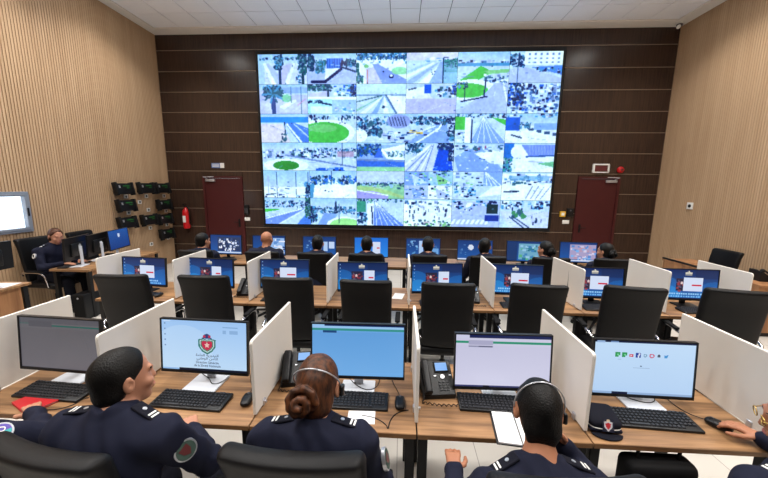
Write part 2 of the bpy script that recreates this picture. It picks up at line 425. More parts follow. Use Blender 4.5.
# ================================================================== VIDEO WALL
LX0, LX1, LZ0, LZ1, LY = -3.41, 3.51, 1.05, 5.0, 7.9
SK, SK2, WH, LAV, RD, BL, NV = (162, 196, 246), (196, 212, 250), (236, 240, 255), (180, 190, 240), (136, 164, 228), (40, 104, 208), (24, 44, 96)
TR, TR2, GR, GR2, BG, TE = (62, 106, 128), (38, 66, 104), (84, 186, 88), (140, 200, 140), (216, 204, 214), (84, 150, 196)
MIX = [TR, TR2, NV, TE, WH, RD, SK]; CITY = [WH, SK2, (120, 140, 190), NV, LAV, (90, 130, 180)]
def base(w=72, h=40, sk=.3, ground=SK2): c = Cv(w, h, ground); c.grad(0, sk, SK, SK2); return c
def highway(c, x, y, xl, xr, col=RD, lanes=4):
    c.poly([(x-.02, y), (x+.02, y), (xr, 1.0), (xl, 1.0)], col)
    for i in range(lanes+1):
        t = i/lanes; c.line(x, y, xl+(xr-xl)*t, 1.02, .012, WH, .9)
    return c
def trees(c, x0, y0, x1, y1, n=26, r=.07, cs=(TR, TR2, TE, NV)): c.blobs(x0, y0, x1, y1, n, r*.75, cs); return c.blobs(x0-.01, y0-.02, x1+.01, y1+.02, int(n*2.2), r*.38, tuple(cs)+((120, 156, 190), TR2))
def palm(c, x, y, h):
    c.line(x, y, x, y-h*.55, .035, TR2)
    for a in range(11): c.line(x, y-h*.6, x+.1*math.cos(a*.57), y-h*.62-.2*h*math.sin(a*.57), .035, (TR, TR2)[a % 2])
    return c
def cars(c, x0, y0, x1, y1, n, cs=(NV, WH, (60, 80, 140), (230, 236, 255))): return c.bits(x0, y0, x1, y1, n, .035, .045, cs)
FEEDS = []   # row, col, rowspan, colspan, canvas
def F(r, c, cv, rs=1, cs=1):
    H_, W_ = cv.h, cv.w; g = cv.rg
    for _ in range(int(7*rs*cs)):                                                       # passers-by, cars, kerbs, posts
        x, y = g.uniform(0, 1), g.uniform(.22, 1)
        px_ = cv.A[min(H_-1, int(y*H_)), min(W_-1, int(x*W_))]
        if px_[1] > px_[2]+.04: continue
        cc = [TR2, NV, (96, 122, 176), (112, 150, 200), WH, RD][g.randint(6)]
        cv.rect(x, y, x+g.uniform(.012, .05)/cs, y+g.uniform(.02, .06)/rs, cc, .5)
    for _ in range(int(4*rs*cs)):
        x, y = g.uniform(0, 1), g.uniform(.3, 1); dx = g.uniform(-.4, .4); cv.line(x, y, x+dx, y+g.uniform(0, .3), .008, [WH, (120, 146, 206), LAV][g.randint(3)], .6)
    def oct_(nx, ny, a):
        q = g.uniform(-a, a, (ny+1, nx+1)); yy = np.linspace(0, ny-1e-6, H_); xx = np.linspace(0, nx-1e-6, W_); i = yy.astype(int)[:, None]; j = xx.astype(int)[None, :]; fy = (yy % 1)[:, None]; fx = (xx % 1)[None, :]
        return (q[i, j]*(1-fy)*(1-fx)+q[i+1, j]*fy*(1-fx)+q[i, j+1]*(1-fy)*fx+q[i+1, j+1]*fy*fx)[..., None]
    A = cv.A*(1+oct_(5*cs, 3*rs, .04)+oct_(18*cs, 11*rs, .05)+oct_(36*cs, 20*rs, .06))
    Q = np.pad(A, ((1, 1), (1, 1), (0, 0)), 'edge'); B_ = sum(Q[i:i+A.shape[0], j:j+A.shape[1]]*w_ for i, j, w_ in [(0, 1, .12), (2, 1, .12), (1, 0, .12), (1, 2, .12), (1, 1, .52)])
    cv.A = np.clip(((B_-.5)*1.2+.49)*np.array((.88, 1.0, 1.07)), .04, 1); FEEDS.append((r, c, rs, cs, cv))
c = base(sk=.3, ground=(204, 210, 250)); trees(c, 0, .12, 1, .18, 26, .05); c.rect(0, .2, .12, 1, SK, .6); c.poly([(.1, .3), (.16, .3), (.36, 1), (.26, 1)], WH); c.poly([(.16, .3), (.22, .3), (.6, 1), (.36, 1)], LAV); c.poly([(.72, .3), (.76, .3), (.62, 1), (.54, 1)], WH); c.poly([(.5, .4), (.7, .3), (.52, 1), (.44, 1)], (190, 186, 232)); c.line(.45, 1, .44, .4, .05, TR2); trees(c, .36, .06, .48, .48, 34, .12, (TR, TR2, TE)); c.line(.92, 1, .91, .4, .05, (30, 70, 90)); trees(c, .84, .02, .97, .6, 44, .12, (TR, (44, 100, 110), TR2)); trees(c, .78, .7, .9, .95, 10, .06); F(0, 0, c)
c = base(sk=.25, ground=LAV); trees(c, 0, .2, 1, .32, 44, .07, (TR, TR2, (50, 110, 120))); trees(c, .04, .05, .12, .5, 24, .12, (TR, TR2)); trees(c, .2, .28, .34, .6, 34, .11, (TR, TE, (60, 120, 120))); c.rect(.4, .16, .74, .48, (48, 96, 190)); [c.line(.44+.05*i, .16, .44+.05*i, .46, .012, (90, 140, 214)) for i in range(6)]; c.poly([(.38, .5), (.66, .48), (.6, .62), (.36, .86)], WH); c.line(.1, .93, .36, .93, .05, NV); c.line(.36, .93, .7, .5, .05, NV); c.line(.7, .5, .72, .25, .05, NV); trees(c, .76, .26, 1, .42, 26, .07); c.line(.74, .46, 1, .6, .03, TR2); F(0, 1, c)
c = base(sk=.05, ground=WH); trees(c, 0, .0, 1, .2, 70, .08, (TR, TR2, TE, (70, 120, 190))); c.bits(0, .22, 1, .32, 16, .05, .06, [SK, WH, LAV, TE]); c.poly([(.2, .5), (.36, .45), (.55, 1), (.2, 1)], (212, 206, 244)); c.poly([(.32, .36), (.42, .34), (1, .86), (1, 1), (.52, 1)], (142, 160, 232)); c.poly([(.65, .55), (1, .42), (1, .78)], WH); c.ell(.87, .58, .17, .13, (160, 220, 176)); c.ell(.2, .42, .05, .06, GR2); c.line(.03, .35, .04, .95, .05, (40, 100, 110)); trees(c, 0, .75, .12, .95, 14, .08, (TR, (60, 130, 120))); c.line(.22, .55, .22, 1, .02, (206, 150, 160)); cars(c, .52, .55, .58, .62, 2, (NV,)); c.ell(.7, .76, .05, .07, NV); c.ell(.7, .74, .03, .035, WH); F(0, 2, c)
c = base(sk=.3, ground=(198, 214, 250)); c.rect(0, 0, 1, .26, (216, 210, 246)); c.bits(.35, .14, 1, .26, 18, .08, .05, [NV, TE, SK, WH]); [c.poly([(.7-.09*i, .32), (.72-.07*i, .32), (-.1+.32-.3*i+.2, 1.02), (-.1+.12-.3*i+.2, 1.02)], (WH, (160, 180, 232), WH, (170, 196, 226))[i % 4]) for i in range(4)]; c.poly([(.66, .3), (.71, .3), (.7, 1), (.45, 1)], (160, 182, 238)); c.rect(.73, .22, 1, .64, (120, 170, 190)); trees(c, .75, .24, 1, .46, 20, .07, (TR, (60, 140, 130))); c.rect(.73, .64, 1, 1, (150, 190, 224)); c.line(.72, .2, .72, 1, .03, TR2); cars(c, .45, .5, .56, .75, 5, (NV, TR2)); F(0, 3, c)
c = base(72, 80, .16); c.bits(0, .12, 1, .2, 40, .06, .04, CITY); c.rect(0, .17, 1, .23, TE); c.poly([(.05, .45), (.45, .22), (.7, .32), (.4, .46), (.2, .5)], GR); c.poly([(.5, .3), (1, .27), (1, .33), (.62, .36)], GR2); c.bits(.5, .35, 1, .48, 60, .05, .03, CITY+[TR, TR2]); c.ell(.3, .62, .5, .18, WH); c.ell(.2, .62, .42, .12, GR)
c.poly([(.0, .95), (.5, .72), (.75, .5), (1, .5), (1, 1), (0, 1)], LAV); c.line(.9, .5, 1, .8, .015, WH); trees(c, 0, .5, .2, .58, 14, .03); c.line(.16, .5, .16, .8, .012, NV); c.line(.56, .45, .54, .72, .012, NV); c.line(.1, .8, .6, .72, .012, NV); F(0, 4, c, 2, 1)
c = base(sk=.05, ground=SK2); c.rect(.28, 0, 1, .42, WH)
for i in range(6):
    for j in range(3): c.rect(.35+.11*i, .06+.13*j, .395+.11*i, .12+.13*j, (116, 138, 184))
c.poly([(.4, .5), (1, .45), (1, .75)], BL, .7); c.bits(.5, .5, 1, .68, 24, .05, .08, [NV, WH, TE]); c.poly([(0, .55), (.3, .5), (1, .85), (1, 1), (0, 1)], LAV); trees(c, 0, .1, .26, .5, 22, .1); c.line(.16, .1, .16, 1, .02, TR2); F(0, 5, c)
c = base(sk=.2, ground=(196, 196, 242)); c.rect(.38, .1, 1, .34, (150, 176, 234)); c.rect(.38, .3, 1, .36, SK2); c.ell(.5, .75, .5, .2, (206, 206, 246)); c.poly([(.4, .75), (.75, .5), (.78, .56), (.5, .85)], WH); c.ell(.56, .46, .11, .14, (140, 204, 170)); c.line(.29, 1, .28, .4, .08, (66, 84, 140)); trees(c, .1, .1, .46, .4, 60, .11, (TR, TE, TR2)); [c.line(.28, .3, .28+.22*math.cos(a*.6), .3+.32*math.sin(a*.6), .035, (TR, TE)[a % 2]) for a in range(11)]; c.line(.87, .1, .87, 1, .02, TR); c.line(.66, .1, .66, .6, .014, TR); c.line(.8, .7, .95, .5, .014, (206, 150, 180)); F(1, 0, c)
c = base(sk=.05, ground=SK2); trees(c, 0, .02, .5, .2, 50, .08, (TR, (60, 120, 120), TR2)); c.bits(.5, .02, 1, .36, 40, .07, .08, [WH, TE, TR, BL, SK]); c.poly([(.05, .3), (.45, .22), (.45, .5), (0, .5)], (200, 196, 240)); c.rect(.4, .2, .45, .45, TR2); trees(c, .88, .02, 1, .4, 16, .09, (BL, NV, TR2)); c.rect(0, .42, 1, .54, WH); c.rect(0, .5, .5, 1, (176, 222, 244)); trees(c, 0, .56, .3, .62, 22, .05, (NV, TR2)); c.line(.25, .62, .5, .7, .03, TR2); c.rect(.05, .75, .5, 1, (222, 244, 255)); c.rect(.5, .52, 1, 1, (168, 196, 244)); c.bits(.5, .74, 1, .98, 22, .06, .06, [WH, SK, LAV, TE]); F(1, 1, c)
c = base(sk=.34, ground=(200, 214, 240)); c.rect(0, 0, 1, .34, (204, 226, 252)); c.rect(0, .34, 1, .4, (120, 150, 190)); [c.poly([(.55, .38), (.57, .38), (-.2+.25*i+.12, 1.02), (-.2+.25*i, 1.02)], [(150, 196, 180), WH, (140, 170, 226), WH, (140, 174, 232), (190, 206, 246)][i]) for i in range(5)]; c.poly([(.62, .38), (1, .42), (1, 1), (.82, 1)], (236, 236, 252)); c.line(.6, .38, .82, 1, .03, TR2, .6); c.ell(.55, .78, .03, .05, TR2); c.line(.0, .6, .5, .4, .02, TR); F(1, 2, c)
c = Cv(72, 40, (190, 206, 250)); c.poly([(0, .18), (.4, .1), (.5, .5), (0, .5)], WH); c.bits(.55, .1, 1, .42, 44, .06, .07, [NV, TE, WH, TR, SK, TR2]); c.poly([(.1, .5), (.4, .3), (.55, .5)], (220, 220, 250)); c.rect(.36, .02, .5, .32, (34, 92, 206)); trees(c, .92, .05, 1, .3, 8, .08, (BL, NV)); c.line(.05, .2, .2, .14, .02, TR2); c.rect(0, .5, 1, 1, (188, 184, 246)); F(1, 3, c)
c = Cv(72, 40, SK2); c.bits(0, 0, 1, 1, 260, .06, .09, CITY+[BL, NV, WH, (70, 110, 170)]); trees(c, 0, 0, .3, .7, 26, .11, (NV, BL, TR2)); F(1, 5, c)
c = base(sk=.12); c.rect(0, .1, 1, .3, (60, 142, 230)); c.poly([(0, .34), (.45, .34), (.62, 1), (0, 1)], (218, 204, 214)); c.poly([(.5, .3), (.7, .3), (1, .5), (1, 1), (.8, 1)], (84, 128, 214)); c.line(.55, .35, .85, 1, .03, WH); c.line(.7, .35, 1, .8, .02, SK2); c.line(.5, .3, .52, .8, .02, TR2); c.blobs(.42, .6, .52, 1, 8, .06, (TR2, TR)); F(2, 0, c)
c = base(sk=.1); c.bits(0, .02, 1, .2, 60, .04, .1, [TR, TR2, NV, WH, SK]); c.rect(0, .22, 1, 1, SK2); c.ell(.35, .65, .62, .46, WH); c.ell(.33, .66, .52, .38, GR); c.ell(.3, .5, .3, .14, GR2, .6); cars(c, .1, .22, .8, .32, 7); F(2, 1, c)
c = base(144, 40, .15); trees(c, 0, .1, 1, .35, 70, .07); c.ell(.43, .26, .12, .24, (150, 160, 214)); [c.line(.33+.03*i, .1, .36+.03*i, .42, .012, NV) for i in range(6)]; c.poly([(.3, .55), (.55, .55), (.5, .8), (.3, .95)], SK2); c.bits(.2, .6, .55, 1, 40, .05, .06, CITY); trees(c, 0, .3, .25, .75, 30, .12); c.ell(.04, .75, .07, .22, WH)
c.poly([(.52, 1), (.82, .3), (.92, .34), (.95, 1)], RD); c.line(.62, 1, .84, .5, .03, WH); c.line(.84, .5, .87, .34, .03, WH); c.line(.55, .75, .8, .42, .02, WH); c.bits(.52, .55, .62, .62, 5, .06, .07, [(230, 190, 90)]); cars(c, .55, .5, .8, .75, 8); trees(c, .6, .15, 1, .34, 26, .09); trees(c, .93, .4, 1, .9, 12, .1); F(2, 2, c, 1, 2)
c = base(sk=.06); trees(c, 0, 0, 1, .14, 20, .07); highway(c, .55, .12, .3, 1.05, RD, 5); c.rect(0, .1, .2, .55, GR); c.rect(0, .55, .2, 1, SK2); c.bits(0, .6, .2, 1, 14, .06, .08, CITY+[TR]); c.rect(.2, .12, .3, 1, WH); c.poly([(.7, .12), (1, .2), (1, .4)], GR); c.line(.33, .2, .33, 1, .02, NV); F(2, 4, c)
c = base(sk=.4, ground=(216, 224, 252)); c.bits(0, 0, 1, .1, 26, .06, .06, [NV, TE, WH, LAV]); c.rect(0, .12, .28, .58, (36, 98, 200)); trees(c, .28, .32, .5, .5, 12, .08, (TE, TR)); c.rect(.55, .32, 1, .56, (140, 172, 232)); [c.rect(.45+.16*i, .5+.05*i, .55+.16*i, .58+.06*i, (60, 90, 130)) for i in range(4)]; c.poly([(0, .58), (.45, .56), (1, .78), (1, 1), (0, 1)], (232, 234, 255)); c.line(.12, .72, .32, .82, .025, TR2); F(2, 5, c)
c = base(144, 40, .22); c.bits(0, .2, 1, .5, 170, .03, .09, CITY+[TR]); trees(c, .45, .2, 1, .36, 30, .05); c.poly([(.25, .45), (1, .75), (1, .9), (.2, .55)], SK2); c.line(.25, .45, 1, .88, .03, (120, 140, 190)); c.ell(.25, .82, .24, .24, WH); c.ell(.25, .82, .14, .17, (56, 140, 66)); c.rect(.8, .3, .97, .5, (190, 150, 176), .7); c.bits(.5, .86, 1, 1, 14, .07, .12, [BL, NV, SK]); c.line(.85, 0, .85, .8, .012, TR2); F(3, 0, c, 1, 2)
c = base(sk=.08, ground=(150, 176, 226)); trees(c, 0, .08, .5, .42, 60, .11, ((44, 84, 150), TR2, TR, BL)); c.poly([(.36, .52), (.46, .2), (.56, .52)], (70, 110, 206)); c.poly([(.55, .22), (1, .04), (1, .28), (.62, .3)], WH); c.line(.54, .26, .64, .5, .05, WH); c.line(.64, .5, 1, .58, .06, WH); trees(c, .66, .32, .98, .46, 20, .07, (TR, (110, 150, 140), WH)); c.rect(0, .6, 1, .86, (66, 112, 206)); c.line(0, .6, 1, .64, .03, (120, 140, 190)); c.rect(0, .86, 1, 1, (150, 204, 160)); F(3, 2, c)
c = base(sk=.04, ground=(196, 208, 250)); trees(c, 0, .02, .4, .4, 30, .09, (TE, TR2, TR)); c.poly([(.6, .02), (.62, 1), (0, 1), (0, .68), (.5, .1)], (206, 210, 246)); [c.line(.02+.1*i, 1, .58, .06, .022, ((130, 150, 200), WH)[i % 2]) for i in range(5)]; c.line(0, .78, .52, .08, .025, WH); c.poly([(.7, .12), (.9, .1), (1.0, .98), (.58, .98)], (28, 86, 206)); trees(c, .68, .0, .96, .2, 20, .1, (TR2, (30, 60, 130))); trees(c, .9, .25, 1, .6, 14, .08, (NV, TR2)); trees(c, .7, .97, 1, 1.05, 10, .06); F(3, 3, c)
c = base(sk=.06); c.poly([(0, .5), (.3, .2), (.55, .15), (1, .9), (1, 1), (.1, 1)], RD); c.bits(0, .05, 1, .3, 40, .06, .07, CITY+[TR]); c.poly([(.4, .35), (1, .25), (1, .75), (.75, .7)], WH); cars(c, .1, .35, .8, .9, 14); c.blobs(.4, .1, .65, .25, 6, .06, ((150, 80, 120), TR)); F(3, 4, c)
c = base(sk=.04, ground=(230, 234, 255)); c.poly([(.34, .06), (1, .04), (1, .42), (.5, .44)], (120, 142, 226)); [c.line(.5+.06*i, .08, .52+.06*i, .4, .012, (150, 170, 236)) for i in range(9)]; c.line(.45, .46, 1, .42, .03, (60, 100, 170)); c.rect(0, 0, .2, .52, (44, 116, 200)); c.ell(.24, .3, .1, .2, WH); trees(c, .02, .55, .16, .95, 18, .12, ((60, 160, 150), TE)); c.poly([(.66, .7), (1, .62), (1, .82)], (120, 190, 150)); c.line(.5, .62, .8, .66, .02, LAV); F(3, 5, c)
c = base(sk=.6, ground=WH); [c.line(x, .05, x, 1, .012, TR2) for x in (.28, .7, .96)]; c.bits(.1, .55, .95, .9, 30, .08, .06, CITY); c.line(.1, .2, .1, .9, .03, LAV); c.line(.05, .9, .25, .86, .02, TR2); trees(c, .92, .5, 1, 1, 8, .12); c.bits(0, .9, 1, 1, 24, .05, .06, [NV, WH, SK]); F(4, 0, c)
c = base(sk=.34, ground=WH); trees(c, 0, .2, 1, .48, 40, .1, (TR, TR2, BL, TE)); c.poly([(.1, .65), (.9, .62), (1, .95), (0, .95)], (244, 244, 255)); trees(c, .3, .72, .5, .76, 6, .03); c.line(.47, 0, .47, .5, .012, TR2); c.poly([(0, .5), (.1, .5), (.06, 1), (0, 1)], TE); F(4, 1, c)
c = base(sk=.46, ground=(150, 200, 160)); c.rect(0, 0, 1, .42, (196, 206, 246)); trees(c, 0, .42, 1, .52, 50, .05, (TR2, TR, (60, 80, 110))); c.bits(.1, .44, 1, .62, 24, .08, .05, [WH, SK, TR, (160, 190, 180)]); c.poly([(0, .55), (.5, .6), (1, .9), (1, 1), (.6, .82), (0, .68)], (172, 200, 140)); c.poly([(0, .7), (.4, .74), (.68, .9), (.66, 1), (0, 1)], (170, 160, 224)); c.line(0, .7, .66, .88, .02, WH); F(4, 2, c)
c = Cv(72, 40, SK2)
for (x0, y0, s_) in [(0, 0, 1), (.5, 0, 2), (0, .5, 3), (.5, .5, 4)]:
    c.rect(x0, y0, x0+.5, y0+.5, [RD, SK, LAV, WH][s_-1]); c.bits(x0, y0, x0+.42, y0+.2, 16, .06, .06, CITY+[TR, GR2]); c.poly([(x0+.15, y0+.08), (x0+.5, y0+.4), (x0+.2, y0+.48)], [SK2, GR2, RD, LAV][s_-1]); c.bits(x0, y0+.25, x0+.42, y0+.45, 9, .05, .06, [TR2, NV, WH, TE])
F(4, 3, c)
c = Cv(72, 40, SK2); c.bits(0, 0, 1, .5, 60, .08, .08, CITY+[TR, GR2]); c.rect(.62, 0, 1, .5, RD); [c.line(.66, 0, .7+.1*i, .5, .015, WH) for i in range(4)]; c.poly([(0, .5), (1, .5), (1, 1), (0, 1)], SK2); c.bits(0, .5, .5, .9, 44, .06, .07, [NV, TR2, WH, TE, LAV]); c.poly([(.55, .9), (.85, .5), (1, .5), (1, .8)], WH); F(4, 4, c)
c = base(sk=.05, ground=WH); c.bits(0, .05, 1, .4, 80, .07, .08, CITY+[TE, TR]); c.rect(.15, .12, .95, .3, (120, 170, 210), .7); [c.line(.5+.1*i, .95, .62+.12*i, .5, .014, (120, 130, 170)) for i in range(4)]; c.line(.05, .7, .35, .68, .03, TR2); F(4, 5, c)
c = base(sk=.15); trees(c, 0, .12, .85, .36, 44, .06); c.poly([(0, .42), (.4, .44), (0, .56)], GR); c.poly([(.85, .4), (.9, .44), (.3, 1), (0, 1), (0, .75)], (124, 150, 220)); c.line(0, .8, .8, .42, .02, WH); c.line(.3, 1, .86, .45, .02, WH); c.poly([(.7, 1), (.9, .6), (1, .8), (1, 1)], (84, 130, 214)); trees(c, .9, .0, .99, .75, 24, .1, ((40, 104, 92), (60, 120, 90), TR2)); F(5, 0, c)
c = base(sk=.34); trees(c, .0, .34, 1, .56, 46, .08, (TR, TR2, TE)); c.poly([(.54, .1), (.56, .1), (.6, .55), (.5, .55)], TR2); c.poly([(.15, 1), (.3, .55), (.6, .6), (.5, .8), (.35, 1)], RD); c.ell(.75, 1.0, .4, .3, WH); c.ell(.76, 1.02, .35, .27, (160, 216, 140)); trees(c, 0, .4, .12, .85, 14, .12); c.line(.62, .2, .62, .95, .012, TR2); F(5, 1, c)
c = base(sk=.05); trees(c, 0, 0, 1, .14, 24, .07, (TR, GR2, TR2)); highway(c, .4, .12, .3, 1.05, (110, 140, 220), 6); c.rect(.22, .18, .36, 1, WH); c.line(.32, .3, .34, .95, .025, NV); c.rect(0, .1, .2, .5, (70, 150, 130)); c.rect(0, .5, .2, 1, SK2); trees(c, 0, .55, .2, 1, 12, .1); F(5, 2, c)
c = base(sk=.04, ground=WH); c.bits(0, .02, 1, .25, 50, .06, .08, CITY+[TR]); c.bits(.1, .25, .95, .65, 26, .025, .12, [NV, TR2, (120, 130, 160)]); c.bits(0, .75, 1, 1, 70, .06, .08, [TR, TR2, WH, GR2, (210, 190, 190)]); F(5, 3, c)
c = base(sk=.04, ground=LAV); c.bits(0, .0, .9, .3, 60, .07, .08, [NV, TR2, WH, TE, LAV]); c.poly([(0, .55), (.5, .2), (.7, .2), (.75, 1), (0, 1)], (176, 186, 236)); [c.poly([(.05+.1*i, .72), (.1+.1*i, .72), (.05+.1*i, .9), (-.01+.1*i, .9)], WH) for i in range(8)]; c.rect(.72, .15, .96, .5, (30, 60, 70)); c.rect(.7, .55, .98, .78, (36, 64, 150)); cars(c, .1, .3, .4, .5, 7); F(5, 4, c)
c = base(sk=.04, ground=SK2); c.bits(0, .0, 1, .3, 70, .06, .09, [NV, TR2, WH, TE, SK]); c.poly([(.0, .4), (1, .4), (1, 1), (.2, 1)], (206, 210, 246)); c.blobs(.25, .3, .5, .6, 12, .1, ((70, 140, 100), TR)); c.line(.2, .6, .5, 1, .02, TR2); c.line(.26, .58, .62, 1, .02, TR2); c.bits(.62, .55, .85, .85, 7, .03, .12, [NV, TR2]); F(5, 5, c)
vw = thing('video_wall', 'huge glowing video wall of traffic camera pictures on the dark wood wall', 'video wall', ((LX0+LX1)/2, LY, LZ0))
LW, LH = LX1-LX0, LZ1-LZ0
part('cabinet', MB().bb(-LW/2-.02, LW/2+.02, .012, .1, -.02, LH+.02), 'black_plastic', vw)
part('bezel', MB().bb(-LW/2-.05, LW/2+.05, -.012, .1, LH, LH+.07).bb(-LW/2-.05, LW/2+.05, -.012, .1, -.09, 0).bb(-LW/2-.05, -LW/2, -.012, .1, 0, LH).bb(LW/2, LW/2+.05, -.012, .1, 0, LH), 'black_plastic', vw, bevel=.006)
for (r, c, rs, cs, cv) in FEEDS:
    cw, chh = LW/6, LH/6
    o = link('camera_picture', picture_mesh('camera_picture', cv, cw*cs-.006, chh*rs-.006, 'led_screen'), vw, (-LW/2+cw*(c+cs/2), 0, LH-chh*(r+rs/2)))

# ================================================================== WALL FITTINGS
# fire extinguisher left of the left door
fe = thing('fire_extinguisher', 'red fire extinguisher hanging on the dark wall beside the left door', 'fire extinguisher', (-5.47, 7.9, .89))
part('cylinder', MB().lathe([(.05, 0), (.075, .015), (.08, .05), (.08, .42), (.07, .47), (.035, .51), (.03, .54)], n=24), 'red', fe, smooth=True)
part('instruction_label', MB().box((0, -.081, .25), (.075, .004, .17)), 'white', fe)
part('valve', MB().cyl((0, 0, .54), (0, 0, .6), .02).box((0, -.03, .6), (.03, .11, .02)).box((0, -.035, .635), (.028, .1, .012), Rx(RAD(14))), 'black_metal', fe)
part('hose', MB().tube([(.02, -.02, .58), (.09, -.04, .57), (.11, -.03, .4), (.095, -.02, .2), (.09, -.01, .12)], .011, smooth=2), 'black_plastic', fe, smooth=True)
part('wall_bracket', MB().bb(-.03, .03, .075, .1, .1, .5), 'black_metal', fe)
s1 = thing('door_sign', 'small blue and white sign above the left door', 'sign', (-4.6, 7.985, 2.48))
part('blue_field', MB().bb(-.16, .06, 0, .014, -.06, .06), 'sign_blue', s1); part('white_field', MB().bb(.06, .16, 0, .014, -.06, .06), 'white', s1)
for z in (-.03, 0, .03): part('printed_line', MB().bb(-.14, .04, -.002, .001, z-.007, z+.007), 'white', s1)
s2 = thing('exit_sign', 'white framed dark red sign box above the right door', 'sign', (4.63, 7.95, 2.47))
part('sign_case', MB().bb(-.18, .18, .0, .05, .075, .105).bb(-.18, .18, 0, .05, -.105, -.075).bb(-.18, -.145, 0, .05, -.075, .075).bb(.145, .18, 0, .05, -.075, .075), 'white', s2, bevel=.006)
part('sign_face', MB().bb(-.146, .146, .012, .05, -.076, .076), 'red_dark', s2)
a1 = thing('fire_alarm', 'round red fire alarm sounder right of the exit sign', 'alarm', (5.08, 7.99, 2.44))
part('sounder', MB().lathe([(.075, 0), (.075, .02), (.06, .05), (.035, .06)], n=20), 'red', a1, smooth=True, rot=(RAD(90), 0, 0)); part('strobe', MB().lathe([(.028, .058), (.026, .08), (.01, .088)], n=14), 'red_dark', a1, smooth=True, rot=(RAD(90), 0, 0))
k1 = thing('access_keypad', 'black door keypad right of the left door', 'keypad', (-3.92, 7.985, 1.39))
part('case', MB().rbox((0, -.01, 0), (.12, .05, .24), .012), 'black_plastic', k1, smooth=True)
for i in range(3):
    for j in range(4): part('key', MB().box((-.03+.03*i, -.037, .02-.03*j), (.02, .006, .02)), 'frame_grey', k1)
k1b = tag(part('wall_switch', MB().rbox((0, 0, 0), (.16, .016, .09), .006).rbox((-.035, -.008, 0), (.05, .01, .06), .004).rbox((.035, -.008, 0), (.05, .01, .06), .004), 'white', smooth=True, loc=(-3.93, 7.99, 1.15)), 'white double light switch below the black keypad', 'switch')
k2 = thing('access_terminal', 'black and yellow access terminal left of the right door', 'keypad', (3.96, 7.985, 1.41))
part('case', MB().rbox((.07, -.015, .02), (.15, .05, .2), .012), 'black_plastic', k2, smooth=True); part('call_point', MB().rbox((-.1, -.01, -.02), (.13, .05, .13), .01), 'yellow', k2, smooth=True); part('push_plate', MB().box((-.1, -.036, -.02), (.07, .006, .07)), 'white', k2)
part('camera_eye', MB().cyl((.07, -.04, .07), (.07, -.045, .07), .02), 'frame_grey', k2)
tag(part('wall_switch', MB().rbox((0, 0, 0), (.16, .016, .09), .006).rbox((0, -.008, 0), (.12, .01, .06), .004), 'white', smooth=True, loc=(3.96, 7.99, 1.2)), 'white light switch below the black and yellow terminal', 'switch')
# sensor on the right wall, camera in the ceiling corner
sn = thing('wall_sensor', 'small white square sensor on the slatted right wall', 'sensor', (XR-.001, 7.06, 1.667))
part('plate', MB().rbox((-.008, 0, 0), (.018, .14, .14), .008), 'white', sn, smooth=True); part('sensor_eye', MB().ball((-.018, 0, 0), (.018, .035, .035), 12), 'black_plastic', sn, smooth=True)
cm = thing('security_camera', 'small white dome camera in the ceiling corner above the right wall', 'camera', (5.8, 7.8, ZC-.012))
part('camera_mount', MB().lathe([(.07, -.03), (.07, 0)], n=18), 'white', cm, smooth=True); part('dome', MB().ball((0, 0, -.05), (.055, .055, .055), 14), 'frame_grey', cm, smooth=True)
part('bullet_body', MB().cyl((-.02, -.02, -.08), (-.09, -.1, -.13), .035, n=14), 'white', cm, smooth=True)
# black wall terminals with green print on the left wall
UN = [(6.5, 1.9), (7.1, 1.91), (7.6, 1.91), (6.52, 1.55), (7.62, 1.51), (6.5, 1.19), (7.1, 1.19), (7.6, 1.16), (7.62, .79)]
UL = ['top row, farthest from the corner', 'top row, the middle one', 'top row, nearest the corner', 'second from top in the column farthest from the corner', 'second from top in the column by the corner',
      'lowest in the column farthest from the corner', 'lower of the two in the middle column', 'third from top in the column by the corner', 'bottom one of the column by the corner']
um = None
for i, (y, z) in enumerate(UN):
    lab = 'black wall-mounted terminal with green print, ' + UL[i]
    if um is None:
        um = thing('wall_terminal', lab, 'terminal', (XL, y, z), group='black terminals on the left wall')
        part('wall_plate', MB().bb(0, .03, -.13, .13, -.1, .1), 'black_metal', um)
        part('bracket_arm', MB().bb(.03, .1, -.03, .03, -.04, .04), 'black_metal', um)
        part('case', MB().rbox((.12, 0, 0), (.06, .41, .225), .012, R=Ry(RAD(-10))), 'black_plastic', um, smooth=True)
        for gy in (-.2, .2): part('side_grip', MB().rbox((.125, gy, 0), (.1, .04, .27), .01, n=2, R=Ry(RAD(-10))), 'black_metal', um, smooth=True)
        part('green_lettering', MB().box((.1415, .05, .06), (.004, .16, .016), Ry(RAD(-10))), 'green_print', um)
        part('green_lettering', MB().box((.1475, .09, .02), (.004, .08, .012), Ry(RAD(-10))), 'green_print', um)
        part('status_sticker', MB().box((.1435, -.12, .045), (.004, .04, .05), Ry(RAD(-10))), 'silver', um)
    else: dup(um, (XL, y, z), 0, lab)
SK_ = [(126.7, 195.4), (147.5, 195), (165, 194.3), (140.6, 202.3), (129, 212.3), (149, 210.4), (166.8, 209), (150.8, 226.6), (168.6, 223.4), (152, 242), (169.4, 237.8)]
SKW = [(6.66, 1.735), (7.22, 1.728), (7.78, 1.72), (7.01, 1.6), (6.68, 1.385), (7.24, 1.41), (7.80, 1.345), (7.24, .985), (7.79, 1.0), (7.22, .6), (7.79, .66)]
SL = ['under the top terminal farthest from the corner', 'under the top middle terminal', 'under the top terminal nearest the corner', 'alone between the first and second terminal rows', 'under the second terminal of the far column',
      'just above the lower middle terminal', 'under the second terminal by the corner', 'under the lower middle terminal', 'under the third terminal by the corner', 'lowest in the middle column near the desk', 'lowest by the corner']
so = None
